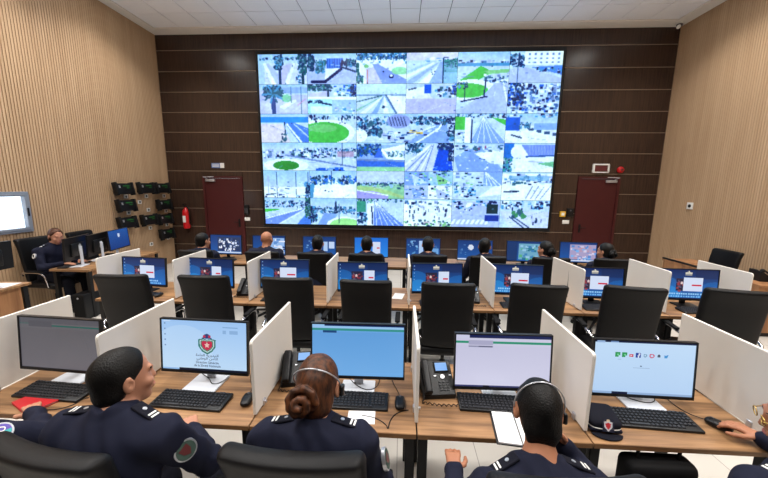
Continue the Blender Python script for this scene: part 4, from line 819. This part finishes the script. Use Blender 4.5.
# ================================================================== PEOPLE
class Vol:
    """signed distance grid; shapes are blended in, then skinned as one continuous surface"""
    def __init__(s, res): s.r = res; s.ops = []
    def add(s, fn, lo, hi, k=.02, neg=False): s.ops.append((fn, np.array(lo, float), np.array(hi, float), k, neg)); return s
    def cap(s, a, b_, ra, rb, k=.02, neg=False):
        a = np.array(a, float); b_ = np.array(b_, float); R = max(ra, rb); d = b_-a; L = d @ d+1e-12
        def fn(P):
            t = np.clip(((P-a) @ d)/L, 0, 1); return np.linalg.norm(P-a-t[..., None]*d, axis=-1)-(ra+(rb-ra)*t)
        return s.add(fn, np.minimum(a, b_)-R, np.maximum(a, b_)+R, k, neg)
    def ell(s, c, r, M=None, k=.02, neg=False, cut=None):
        c = np.array(c, float); r = np.array(r, float); M = np.eye(3) if M is None else np.array(M)
        e = np.sqrt(((M*r)**2).sum(1))
        def fn(P):
            q = (P-c) @ M; k0 = np.linalg.norm(q/r, axis=-1)+1e-9; k1 = np.linalg.norm(q/r**2, axis=-1)+1e-9
            d = k0*(k0-1)/k1
            return d if cut is None else np.maximum(d, cut(q))
        return s.add(fn, c-e, c+e, k, neg)
    def build(s, name, m, ripple=0., seed=0, parent=None, loc=(0, 0, 0)):
        h = s.r; pad = .03
        pos = [o for o in s.ops if not o[4]]
        lo = np.min([o[1] for o in pos], 0)-pad; hi = np.max([o[2] for o in pos], 0)+pad
        n = np.ceil((hi-lo)/h).astype(int)+1
        Fd = np.full(n, .5, np.float32)
        ax = [lo[i]+h*np.arange(n[i]) for i in range(3)]
        for fn, l, u, k, neg in s.ops:
            i0 = np.clip(np.floor((l-lo-k-.02)/h).astype(int), 0, n-1); i1 = np.clip(np.ceil((u-lo+k+.02)/h).astype(int)+1, 1, n)
            if (i1 <= i0).any(): continue
            P = np.stack(np.meshgrid(*[ax[i][i0[i]:i1[i]] for i in range(3)], indexing='ij'), -1)
            d = fn(P); sl = tuple(slice(i0[i], i1[i]) for i in range(3)); cur = Fd[sl]
            if neg: d = -d; hh = np.maximum(k-np.abs(cur-d), 0)/k; Fd[sl] = np.maximum(cur, d)+hh*hh*k*.25
            else: hh = np.maximum(k-np.abs(cur-d), 0)/k; Fd[sl] = np.minimum(cur, d)-hh*hh*k*.25
        if ripple:
            X, Y, Z = np.meshgrid(*ax, indexing='ij', sparse=True)
            Fd = Fd+ripple*(np.sin(23*X+9*Z+4*np.sin(11*Y+seed)+seed)*np.sin(31*Z+6*np.sin(13*X)+7*Y)+.5*np.sin(47*Y+20*Z+seed*2)).astype(np.float32)
        S = Fd < 0
        cnt = np.zeros(n-1, np.int8)
        C8 = [(a, b_, c_) for a in (0, 1) for b_ in (0, 1) for c_ in (0, 1)]
        sub = lambda A, o: A[o[0]:A.shape[0]-1+o[0], o[1]:A.shape[1]-1+o[1], o[2]:A.shape[2]-1+o[2]]
        for o in C8: cnt += sub(S, o)
        mk = (cnt > 0)&(cnt < 8); I = np.argwhere(mk); idx = np.full(mk.shape, -1, np.int64); idx[mk] = np.arange(len(I))
        acc = np.zeros((len(I), 3)); num = np.zeros(len(I))
        for a in C8:
            for d in range(3):
                if a[d]: continue
                b_ = list(a); b_[d] = 1
                fa = Fd[I[:, 0]+a[0], I[:, 1]+a[1], I[:, 2]+a[2]]; fb = Fd[I[:, 0]+b_[0], I[:, 1]+b_[1], I[:, 2]+b_[2]]
                cr = (fa < 0) != (fb < 0); t = np.where(cr, fa/np.where(cr, fa-fb, 1), 0)
                p = np.array(a, float)[None]+np.zeros((len(I), 3)); p[:, d] += t
                acc += p*cr[:, None]; num += cr
        V = lo+h*(I+acc/num[:, None]); faces = []
        for d in range(3):
            e1, e2 = [(1, 2), (2, 0), (0, 1)][d]
            A = [slice(None)]*3; B = [slice(None)]*3; A[d] = slice(0, -1); B[d] = slice(1, None)
            df = S[tuple(A)] != S[tuple(B)]; J = np.argwhere(df)
            J = J[(J[:, e1] > 0)&(J[:, e2] > 0)&(J[:, e1] < n[e1]-1)&(J[:, e2] < n[e2]-1)]
            q = []
            for (u, v) in ((-1, -1), (0, -1), (0, 0), (-1, 0)):
                K = J.copy(); K[:, e1] += u; K[:, e2] += v; q.append(idx[K[:, 0], K[:, 1], K[:, 2]])
            q = np.stack(q, 1); ins = S[J[:, 0], J[:, 1], J[:, 2]]; q[~ins] = q[~ins][:, ::-1]
            faces.append(q)
        Fq = np.concatenate(faces); Fq = Fq[(Fq >= 0).all(1)]
        me = bpy.data.meshes.new(name); me.vertices.add(len(V)); me.vertices.foreach_set('co', V.ravel())
        me.loops.add(Fq.size); me.loops.foreach_set('vertex_index', Fq.ravel().astype(np.int32))
        me.polygons.add(len(Fq)); me.polygons.foreach_set('loop_start', (np.arange(len(Fq))*4).astype(np.int32))
        me.polygons.foreach_set('use_smooth', np.ones(len(Fq), bool)); me.update(calc_edges=True); me.validate()
        me.materials.append(MATS[m]); return me
def arr(v): return np.array(v, float)
def hand(V, wr, d, nrm, side, curl=.35, spread=1.):
    f = arr(d)/np.linalg.norm(d); n = arr(nrm)-f*(arr(nrm) @ f); n /= np.linalg.norm(n); s = np.cross(n, f)*side
    wr = arr(wr); K = .006
    for o in (.026, .009, -.009, -.026): V.cap(wr+s*o*.6+f*.005, wr+f*.082+s*o, .013, .0115, .012)
    for i, (o, L) in enumerate([(.03, .072), (.0105, .08), (-.0095, .074), (-.028, .058)]):
        p = wr+f*.084+s*o; a = .12
        for j, q in enumerate((.45, .3, .25)):
            a += curl*(.55 if j == 0 else 1); dd = f*math.cos(a)-n*math.sin(a)+s*o*1.2*spread; dd /= np.linalg.norm(dd)
            e = p+dd*L*q; V.cap(p, e, .0092-.0006*j, .0086-.0008*j, K); p = e
    p = wr+f*.022+s*.024-n*.004
    for j, (L, dd) in enumerate([(.042, f*.75+s*.75-n*.25), (.032, f*.95+s*.3-n*.3), (.026, f*1.0+s*.05-n*.3)]):
        dd = dd/np.linalg.norm(dd); e = p+dd*L; V.cap(p, e, .0125-.0015*j, .011-.0012*j, .008); p = e
SEATED = dict(head=(0, .05, 1.17), yaw=0, pitch=0, roll=0, neck=(0, .0, 1.02), shL=(-.19, .0, .975), shR=(.19, .0, .975), elL=(-.25, .1, .74), elR=(.25, .1, .74), wrL=(-.17, .33, .765), wrR=(.17, .33, .765),
              hdL=(.15, 1, 0), hdR=(-.15, 1, 0), hnL=(0, 0, 1), hnR=(0, 0, 1), curl=.3, pelvis=(0, -.06, .55), kneeL=(-.13, .36, .5), kneeR=(.13, .36, .5), ankL=(-.13, .36, .09), ankR=(.13, .36, .09))
def figure(label, spec, loc, rz=0, hair='short', haircol='hair_black', skin='skin', res=.006, extras=(), group=None, female=False, headset=None, patches=(), marks=True, glasses=False):
    s = dict(SEATED); s.update(spec); s = {k: (arr(v) if isinstance(v, tuple) else v) for k, v in s.items()}
    p = thing('person', label, 'person', loc, rz, group)
    H = np.array(Rz(RAD(s['yaw'])) @ Rx(RAD(s['pitch'])) @ Ry(RAD(s['roll']))); hc = s['head']; hp = lambda x, y, z: hc+H @ arr((x, y, z))
    up = s['neck']-s['pelvis']; up /= np.linalg.norm(up); rt = s['shR']-s['shL']; rt /= np.linalg.norm(rt); fw = np.cross(up, rt); fw /= np.linalg.norm(fw); rt = np.cross(fw, up); T = np.stack([rt, fw, up], 1)
    L = np.linalg.norm(s['neck']-s['pelvis']); tp = lambda t, f=0: s['pelvis']+up*L*t+fw*f
    k = .9 if female else 1.0
    hipL, hipR = s['pelvis']-rt*.09, s['pelvis']+rt*.09
    # --- body: one continuous surface
    V = Vol(res)
    V.ell(hp(0, -.012, .03), (.074, .094, .086), H, .01); V.ell(hp(0, .028, -.04), (.056, .064, .074), H, .03); V.ell(hp(0, .062, -.098), (.026, .022, .018), H, .02)
    V.cap(hp(-.036, .078, .022), hp(.036, .078, .022), .012, .012, .012); V.cap(hp(0, .086, .012), hp(0, .1, -.028), .007, .0105, .012)
    for e in (-1, 1):
        V.ell(hp(e*.033, .096, .004), (.015, .014, .011), H, .008, neg=True); V.ell(hp(e*.044, .064, -.03), (.02, .02, .018), H, .02)
        V.ell(hp(e*.082, -.012, -.006), (.01, .02, .034), H @ np.array(Rz(e*-.35)), .008); V.ell(hp(e*.091, -.008, -.002), (.006, .009, .014), H, .005, neg=True)
    V.cap(hp(-.018, .087, -.062), hp(.018, .087, -.062), .0085, .0085, .008)
    V.cap(hp(0, -.03, -.05), s['neck']-up*.02, .05*k, .058*k, .03)
    V.ell(tp(.72), (.16*k, .1, .19), T, .05); V.ell(tp(.32), (.145*k, .105, .16), T, .05); V.ell(s['pelvis'], (.165, .115, .1), T, .05)
    for sh, el, wr in (('shL', 'elL', 'wrL'), ('shR', 'elR', 'wrR')):
        V.cap(s['neck']-up*.03, s[sh], .05, .052*k, .04); V.cap(s[sh], s[el], .052*k, .042*k, .03); V.cap(s[el], s[wr], .043*k, .027*k, .02)
    hand(V, s['wrL'], s['hdL'], s['hnL'], -1, s['curl']); hand(V, s['wrR'], s['hdR'], s['hnR'], 1, s['curl'])
    for hip, kn, an in ((hipL, 'kneeL', 'ankL'), (hipR, 'kneeR', 'ankR')): V.cap(hip, s[kn], .08, .056, .03); V.cap(s[kn], s[an], .054, .035, .03)
    link('body', V.build('body', skin), p)
    # --- uniform
    J = Vol(res*1.25)
    J.ell(tp(.74), (.182*k, .122, .2), T, .05); J.ell(tp(.34), (.172*k, .13, .19), T, .06); J.ell(tp(.05), (.18, .135, .1), T, .05)
    for sh, el, wr in (('shL', 'elL', 'wrL'), ('shR', 'elR', 'wrR')):
        J.cap(s['neck']-up*.045, s[sh], .062, .068*k, .05); J.cap(s[sh], s[el], .069*k, .058*k, .03); w_ = s[wr]-(s[wr]-s[el])*.06; J.cap(s[el], w_, .058*k, .041*k, .025); J.ell(w_, (.042*k, .042*k, .042*k), None, .01)
    J.ell(s['neck']-up*.012, (.082*k, .08*k, .035), T, .03)
    ncen = s['neck']+up*.022; Rk = .064*k
    def ring(P_):
        q = (P_-ncen) @ T; return np.hypot(np.hypot(q[..., 0], q[..., 1])-Rk-.12*np.maximum(-q[..., 2], 0), q[..., 2]*.55)-.0125
    J.add(ring, ncen-.1, ncen+.1, .012)
    jm = J.build('uniform_jacket', 'navy', .0055, len(label) % 7); jk = link('uniform_jacket', jm, p)
    Tr = Vol(.014)
    Tr.ell(s['pelvis'], (.178, .13, .11), T, .05)
    for hip, kn, an in ((hipL, 'kneeL', 'ankL'), (hipR, 'kneeR', 'ankR')): Tr.cap(hip, s[kn], .095, .07, .03); Tr.cap(s[kn], s[an]+arr((0, 0, .03)), .07, .06, .03)
    link('trousers', Tr.build('trousers', 'trouser', .003), p)
    for an in ('ankL', 'ankR'): part('shoe', MB().rbox(tuple(s[an]+arr((0, .06, -.045))), (.095, .27, .085), .035, n=3, mid=1), 'shoe', p, smooth=True)
    # --- head details
    for e in (-1, 1):
        ey = part('eye', MB().ball(hp(e*.033, .063, .004), .0118, 12), 'eye_white', p, smooth=True); part('iris', MB().ball(hp(e*.033, .0715, .004), .0048, 10), 'iris', ey, smooth=True)
        if hair != 'bald': part('eyebrow', MB().tube([hp(e*.016, .088, .024), hp(e*.034, .086, .028), hp(e*.052, .075, .023)], .003, n=6, smooth=1), haircol, p, smooth=True)
    part('lips', MB().tube([hp(-.02, .09, -.062), hp(-.008, .0965, -.06), hp(.008, .0965, -.06), hp(.02, .09, -.062)], .0042, n=6, smooth=1), 'lip', p, smooth=True)
    hl = {'short': -.024, 'bun': -.02, 'long': -.06}.get(hair)
    if hl is not None:
        Hr = Vol(max(.005, res*.7))
        slope = .95
        cut = lambda q: np.maximum((slope*q[..., 1]+hl-.03-q[..., 2])*.72, (q[..., 1]-.074+.25*np.maximum(.05-q[..., 2], 0)))
        Hr.ell(hp(0, -.016, .033), (.0815, .102, .095), H, .008, cut=cut)
        if hair in ('bun', 'long'):
            Hr.ell(hp(0, -.045, -.035), (.074, .062, .075), H, .02); Hr.cap(hp(0, -.05, -.06), hp(0, -.045, -.1), .055, .04, .02); bc_ = hp(-.026, -.112, -.012)
            Hr.ell(bc_, (.058, .034, .054), H, .006)
            for a in range(16):
                t = a*.72; u = (a+1)*.72; r_ = .056-.0032*a
                Hr.cap(bc_+H @ arr((r_*math.cos(t), -.02-.0022*a, r_*math.sin(t))), bc_+H @ arr((r_*math.cos(u), -.0222-.0022*a, r_*math.sin(u))), .0135, .0132, .0015)
        else:
            Hr.ell(hp(0, -.05, -.03), (.07, .056, .06), H, .025); Hr.cap(hp(-.02, -.055, -.05), hp(-.018, -.052, -.085), .042, .034, .02); Hr.cap(hp(.02, -.055, -.05), hp(.018, -.052, -.085), .042, .034, .02)
        link('hair', Hr.build('hair', haircol, .0022, 3), p)
    if headset:
        tilt = headset; pts = []
        for a in np.linspace(-1.75, 1.75, 25):
            q = arr((.092*math.sin(a), 0, .106*math.cos(a)+.018)); q = np.array(Rx(RAD(tilt))) @ q; pts.append(tuple(hp(q[0], q[1]*1.12-.01, q[2]+.008)))
        hs = part('headset', MB().tube(pts, .003, n=8), 'silver', p, smooth=True, label='thin silver headset band')
        for e in (1,): part('ear_pad', MB().rbox(tuple(hp(e*.097, -.004, -.01)), (.018, .036, .042), .008, n=2, R=Matrix(H.tolist())), 'black_plastic', hs, smooth=True)
        part('microphone_boom', MB().tube([tuple(hp(.1, .01, -.03)), tuple(hp(.1, .07, -.06)), tuple(hp(.06, .115, -.08)), tuple(hp(.03, .125, -.078))], .0032, n=6, smooth=2), 'black_plastic', hs, smooth=True)
    if glasses:
        gl = part('glasses', MB().tube([tuple(hp(e*.033+.022*math.cos(t), .108-.006*abs(math.cos(t)), .002+.017*math.sin(t))) for e in (-1, 1) for t in np.linspace(0, 6.28, 17)][:17], .002, n=6), 'gold', p, smooth=True)
        part('glasses_rim', MB().tube([tuple(hp(.033+.022*math.cos(t), .108, .002+.017*math.sin(t))) for t in np.linspace(0, 6.28, 17)], .002, n=6), 'gold', gl, smooth=True)
        for e in (-1, 1): part('glasses_arm', MB().tube([tuple(hp(e*.055, .108, .006)), tuple(hp(e*.08, .06, .008)), tuple(hp(e*.083, -.02, .01))], .002, n=6), 'gold', gl, smooth=True)
    # --- shoulder boards and arm patches lie on the jacket
    from mathutils.bvhtree import BVHTree
    tree = BVHTree.FromPolygons([v.co.copy() for v in jm.vertices], [tuple(q.vertices) for q in jm.polygons])
    def onto(q, d, far=.3):
        hit = tree.ray_cast(Vector(q)+Vector(d).normalized()*far, -Vector(d).normalized()); return hit[0], hit[1]
    if marks:
        for sh in ('shL', 'shR'):
            q = s['neck']*.32+s[sh]*.68-up*.02; pt, nr = onto(q, tuple(up*1.0+arr((0, 0, .3))))
            if pt is None: continue
            ax_ = Vector(s[sh]-s['neck']).normalized(); nr = nr.normalized(); ax_ = (ax_-nr*ax_.dot(nr)).normalized(); M = Matrix((ax_, nr.cross(ax_), nr)).transposed()
            eb = part('shoulder_board', MB().rbox(pt+nr*.004, (.11, .05, .01), .004, n=2, R=M), 'navy_dark', p, smooth=True)
            for dx in (.02, .034): part('rank_mark', MB().box(pt+M @ Vector((dx, 0, .0098)), (.007, .034, .002), M), 'white', eb)
            part('rank_star', MB().cyl(pt+M @ Vector((-.015, 0, .008)), pt+M @ Vector((-.015, 0, .0112)), .008, n=8), 'silver', eb)
    for (arm, t, d, kind) in patches:
        q = s['sh'+arm]*(1-t)+s['el'+arm]*t; pt, nr = onto(tuple(q), d)
        if pt is None: continue
        nr = (nr+Vector(d).normalized()).normalized(); up_ = Vector(s['sh'+arm]-s['el'+arm]).normalized(); up_ = (up_-nr*up_.dot(nr)).normalized(); xr = up_.cross(nr); M = Matrix((xr, up_, nr)).transposed()
        o = pt-nr*.004
        pb = part('arm_patch', MB().cyl(o, o+nr*.014, .041, n=24), 'silver', p, label='round embroidered sleeve patch')
        part('patch_field', MB().cyl(o+nr*.012, o+nr*.0155, .035, n=24), {'purple': 'patch_purple', 'green': 'patch_green', 'white': 'white'}[kind], pb)
        if kind == 'purple':
            part('patch_sector', MB().prism([(0, 0)]+[(.034*math.cos(a), .034*math.sin(a)) for a in np.linspace(2.4, 5.2, 10)], 0, .001), 'patch_teal', pb).matrix_local = Matrix.Translation(o+nr*.0156) @ M.to_4x4()
            me = text_mesh('patch_lettering', 'CU', .034, 'white'); lt = link('patch_lettering', me, pb); lt.matrix_local = Matrix.Translation(o+nr*.017-up_*.012) @ M.to_4x4()
        else:
            part('patch_shield', MB().prism([(-.018, .02), (.018, .02), (.016, -.006), (0, -.024), (-.016, -.006)], 0, .001), 'red_dark' if kind == 'green' else 'navy', pb).matrix_local = Matrix.Translation(o+nr*.0157) @ M.to_4x4()
    for e in extras: e(p, s, hp, H, onto)
    return p
mat('patch_purple', rgb(96, 80, 170), .7); mat('patch_teal', rgb(60, 170, 170), .7); mat('patch_green', rgb(56, 78, 70), .7)
def rel(o, **k): return {a: ((b_[0]-o[0], b_[1]-o[1], b_[2]) if isinstance(b_, tuple) and not a.startswith('h') or a == 'head' else b_) for a, b_ in k.items()}
def legs(x, y, yk): return dict(kneeL=(x-.13, yk, .5), kneeR=(x+.13, yk, .5), ankL=(x-.14, yk+.02, .09), ankR=(x+.14, yk+.02, .09))
# man turned toward the emblem screen
o = (-1.06, .95)
figure('man in navy uniform with short black hair, head turned right toward the emblem screen', rel(o, head=(-1.112, 1.145, 1.215), yaw=-31, pitch=-2, roll=-6, neck=(-1.1, 1.075, 1.105), shL=(-1.285, 1.055, 1.04), shR=(-.895, 1.05, 1.045), elL=(-1.38, 1.16, .785), wrL=(-1.26, 1.33, .7),
       elR=(-.83, 1.2, .8), wrR=(-1.02, 1.385, .79), hdR=(-.75, .75, -.02), hdL=(.3, 1, 0), pelvis=(-1.05, .95, .55), **legs(-1.05, 0, 1.36)), (o[0], o[1], 0), patches=[('R', .42, (.55, -.62, .45), 'green')])
chair(-1.1, 1.13, RAD(-9), 'black leather office chair at lower left, behind the man turned right', 'occupied chairs in the front row')
# woman with the bun
o = (-.32, .98)
figure('woman in navy uniform with a reddish brown bun and headset, seen from behind', rel(o, head=(-.322, 1.175, 1.2), yaw=-2, pitch=-12, roll=0, neck=(-.32, 1.1, 1.085), shL=(-.5, 1.08, 1.04), shR=(-.14, 1.08, 1.04), elL=(-.575, 1.18, .79), elR=(-.075, 1.18, .79), wrL=(-.44, 1.37, .785), wrR=(-.22, 1.37, .785),
       pelvis=(-.32, .98, .54), **legs(-.32, 0, 1.38)), (o[0], o[1], 0), hair='bun', haircol='hair_brown', female=True, headset=42, patches=[('R', .5, (1, -.1, .2), 'green')])
chair(-.335, 1.17, RAD(-1), 'black leather office chair behind the woman with the bun', 'occupied chairs in the front row')
# man with headset, right hand at his cheek
o = (.52, .92)
def orange_tab(p, s, hp, H, onto):
    pt, nr = onto(tuple(s['shL']*.35+s['elL']*.65), (-.5, -.5, .7)); part('orange_badge', MB().rbox(pt+nr*.004, (.035, .03, .016), .006, n=2), 'orange', p, smooth=True)
figure('man in navy uniform with cropped black hair and headset, hand raised to his cheek', rel(o, head=(.552, 1.185, 1.125), yaw=-6, pitch=-16, roll=3, neck=(.53, 1.07, .955), shL=(.335, 1.04, .895), shR=(.72, 1.05, .905), elL=(.245, 1.13, .72), wrL=(.265, 1.33, .69), hdL=(.1, 1, .1),
       elR=(.8, 1.27, .775), wrR=(.71, 1.28, .9), hdR=(-.55, .1, .8), hnR=(.6, .6, .4), curl=.45, pelvis=(.52, .9, .54), **legs(.52, 0, 1.34)), (o[0], o[1], 0), skin='skin_tan', headset=20, extras=[orange_tab])
chair(.5, 1.125, RAD(2), 'black leather office chair at the bottom edge behind the man with the headset', 'occupied chairs in the front row')
# man at the right edge with glasses, hand on the mouse
o = (1.46, .98)
figure('man with glasses at the right edge, hand on the mouse', rel(o, head=(1.487, 1.15, 1.15), yaw=58, pitch=-10, neck=(1.485, 1.075, 1.0), shL=(1.28, 1.06, .945), shR=(1.66, 1.08, .945), elL=(1.2, 1.06, .72), wrL=(1.32, 1.18, .63), elR=(1.86, 1.27, .775), wrR=(1.795, 1.515, .79), hdR=(-.55, .78, .06),
       hnR=(0, .1, 1), curl=.32, pelvis=(1.46, .96, .54), **legs(1.46, 0, 1.36)), (o[0], o[1], 0), skin='skin_tan', glasses=True)
chair(1.47, 1.12, RAD(-4), 'black leather office chair at the lower right under the man with glasses', 'occupied chairs in the front row')
# person at the left edge, only the arm in view
o = (-2.05, .95)
figure('person at left edge with a round sleeve patch and hand on the red folder', rel(o, head=(-2.06, 1.1, 1.2), yaw=0, pitch=-6, neck=(-2.05, 1.04, 1.04), shL=(-2.24, 1.02, .99), shR=(-1.86, 1.05, .99), elL=(-2.3, 1.12, .75), wrL=(-2.2, 1.28, .66), elR=(-1.69, 1.28, .8), wrR=(-1.93, 1.435, .79), hdR=(-.8, .6, -.02),
       hdL=(.3, 1, 0), curl=.2, pelvis=(-2.05, .95, .55), **legs(-2.05, 0, 1.36)), (o[0], o[1], 0), patches=[('R', .66, (.35, -.6, .7), 'purple')])
chair(-2.08, 1.1, RAD(2), 'black leather office chair just outside the left edge of the front row', 'occupied chairs in the front row')
def lower(c, dz):
    for ch in c.children:
        if ch.name.split('.')[0] in ('seat', 'backrest', 'armrest', 'tilt_mechanism'): ch.location.z -= dz
# back row
B = [(-2.95, 1.302, 'short', -18), (-1.975, 1.345, 'bald', -4), (-1.215, 1.3, 'short', 0), (-.495, 1.3, 'short', 0), (.385, 1.31, 'short', 0), (1.19, 1.3, 'short', -22), (2.03, 1.275, 'bun', 35), (2.85, 1.262, 'bun', 30)]
BLAB = ['dark-haired officer leftmost in the back row, head turned slightly right', 'bald officer in the back row', 'dark-haired officer third from the left in the back row', 'dark-haired officer fourth from the left in the back row', 'dark-haired officer fifth from the left in the back row, below the video wall centre',
        'dark-haired officer sixth from the left in the back row, head turned right', 'dark-haired woman seventh from the left in the back row, head turned left', 'woman with black hair rightmost in the back row, head turned left']
for i, (x, top, hr, yw) in enumerate(B):
    dz = top-1.302
    y = 4.52
    sp = dict(head=(0, .07, 1.17+dz), yaw=yw, neck=(0, .01, 1.02+dz), shL=(-.19, .0, .975+dz), shR=(.19, .0, .975+dz))
    figure(BLAB[i], sp, (x, y, 0), 0, hair=hr, skin='skin_tan' if hr == 'bald' else 'skin', res=.012, group='officers in the back row', female=hr == 'bun', marks=False)
    ch_ = chair(x+.01, y+.1, RAD((4, 3, -2, 0, 0, -3, -5, -6)[i]), 'black leather office chair in the back row, %s from the left' % ORD[i], 'occupied chairs in the back row')
    lower(ch_, .075)

# ================================================================== SIDE DESKS
def side_desk(x0, x1, y0, y1, label, solid=False):
    d = thing('side_desk', label, 'desk', ((x0+x1)/2, y0, 0)); W = (x1-x0)/2; L = y1-y0
    part('desk_top', MB().bb(-W, W, 0, L, DZ-.03, DZ), 'side_wood' if solid else 'desk_wood', d, bevel=.002, seg=1)
    if solid:
        part('end_panel', MB().bb(-W+.01, W-.01, .02, .045, .06, DZ-.031), 'side_wood', d); part('end_panel', MB().bb(-W+.01, W-.01, L-.045, L-.02, .06, DZ-.031), 'side_wood', d)
        part('front_panel', MB().bb(-W+.01, -W+.03, .046, L-.046, .06, DZ-.031), 'side_wood', d); part('plinth', MB().bb(-W+.03, W-.03, .04, L-.04, 0, .059), 'black_metal', d)
        part('upstand', MB().bb(-W, -W+.03, .9, L, DZ, DZ+.03), 'black_plastic', d)
    else:
        for sx in (-1, 1):
            for y in (.06, L-.06): part('leg', MB().bb(sx*(W-.04)-.025, sx*(W-.04)+.025, y-.025, y+.025, 0, DZ-.031), 'black_metal', d)
        part('front_panel', MB().bb(W-.05, W-.03, .1, L-.1, .28, DZ-.031), 'side_wood', d)
    return d
side_desk(-5.2, -4.6, 4.36, 5.8, 'long wooden desk along the left wall where a woman sits')
side_desk(-5.35, -4.74, 2.4, 3.75, 'wooden desk at the left edge of the picture, papers on it')
side_desk(4.82, 5.35, 4.44, 6.1, 'wooden desk with solid panels along the right wall', True)
LMX = MW  # monitors stand with their backs to the room
def side_mon(x, y, rz, lab, cv, lift=.12):
    m = thing('monitor', lab, 'monitor', (x, y, DZ), rz, 'monitors on the side desks')
    mon_parts(m, picture_mesh('screen', cv, SCW, SCH, 'display'), lift, 3, white=True)
    return m
bl = Cv(40, 24, (26, 70, 140)); bl.grad(0, 1, (30, 84, 160), (22, 60, 130)); bl.ell(.5, .3, .06, .1, (200, 216, 240))
m = side_mon(-4.95, 4.58, RAD(-73), 'dark monitor seen from behind in front of the seated woman by the left wall', bl)
part('maker_badge', MB().cyl((.0, .043, .33), (.0, .046, .33), .022, n=16), 'silver', m)
side_mon(-5.0, 4.98, RAD(-73), 'second dark monitor seen from behind on the left wall desk', bl, .11)
side_mon(-4.98, 5.36, RAD(104), 'monitor with a blue lit screen facing the room on the left wall desk', bl, .13)
side_mon(-4.9, 3.43, RAD(-90), 'dark navy monitor seen from behind at the left picture edge', bl, .2)
sheet('paper_sheet', -4.95, 3.58, RAD(8), .3, .21, 'paper', 'white papers on the desk at the left picture edge', 'paper')
sheet('paper_sheet', -4.72, 4.95, RAD(-4), .2, .3, 'paper', 'white papers on the long desk by the left wall', 'paper')
keyboard(-5.06, 4.62, RAD(-88), 'black keyboard under the hands of the woman at the left wall')
figure('woman in navy uniform with tied hair seated at the left wall, facing the room', dict(head=(0, .1, 1.185), yaw=-14, pitch=-14, neck=(0, .03, 1.03), wrL=(-.1, .33, .785), wrR=(.12, .34, .785), hdL=(.1, 1, 0), hdR=(-.1, 1, 0)), (-5.47, 4.68, 0), RAD(-92), hair='bun', haircol='hair_brown', res=.011, female=True,
       patches=[('R', .35, (.75, -.3, .4), 'white'), ('L', .35, (-.75, -.3, .4), 'white')])
chair(-5.5, 4.68, RAD(-90), 'black leather office chair of the woman at the left wall', 'chairs at the side desks')
chair(-5.48, 5.42, RAD(-86), 'empty black leather office chair beside the woman at the left wall', 'chairs at the side desks')
lower(chair(5.27, 5.68, RAD(92), 'empty black leather office chair behind the right wall desk', 'chairs at the side desks'), .17)
phone(5.1, 4.72, RAD(80), 'desk phone on the right wall desk at the picture edge')
# computers standing on the floor
pc0 = None
for (x, y, l) in [(-4.72, 4.47, 'black computer tower under the near end of the left wall desk'), (-4.72, 5.35, 'black computer tower under the far part of the left wall desk')]:
    t = thing('computer_tower', l, 'computer', (x, y, 0), 0)
    part('tower_case', MB().rbox((0, 0, .2), (.19, .38, .37), .01, n=2), 'black_plastic', t, smooth=True); part('front_panel', MB().box((0, -.192, .2), (.17, .006, .34)), 'mesh_black', t)
    part('power_button', MB().cyl((0, -.195, .33), (0, -.199, .33), .014, n=12), 'silver', t); part('foot', MB().bb(-.08, -.05, -.17, .17, 0, .016), 'black_metal', t); part('foot', MB().bb(.05, .08, -.17, .17, 0, .016), 'black_metal', t)

bg = thing('shoulder_bag', 'black bag with a white emblem hanging under the right front desk', 'bag', (1.31, 1.5, .3))
part('bag_body', MB().rbox((0, 0, .18), (.34, .12, .36), .04, n=3, mid=1), 'mesh_black', bg, smooth=True); part('emblem', MB().cyl((.12, -.061, .2), (.12, -.064, .2), .022, n=14), 'silver', bg)
for sx in (-.1, .1): part('strap', MB().tube([(sx, 0, .33), (sx, 0, .413)], .009, n=6), 'mesh_black', bg, smooth=True)
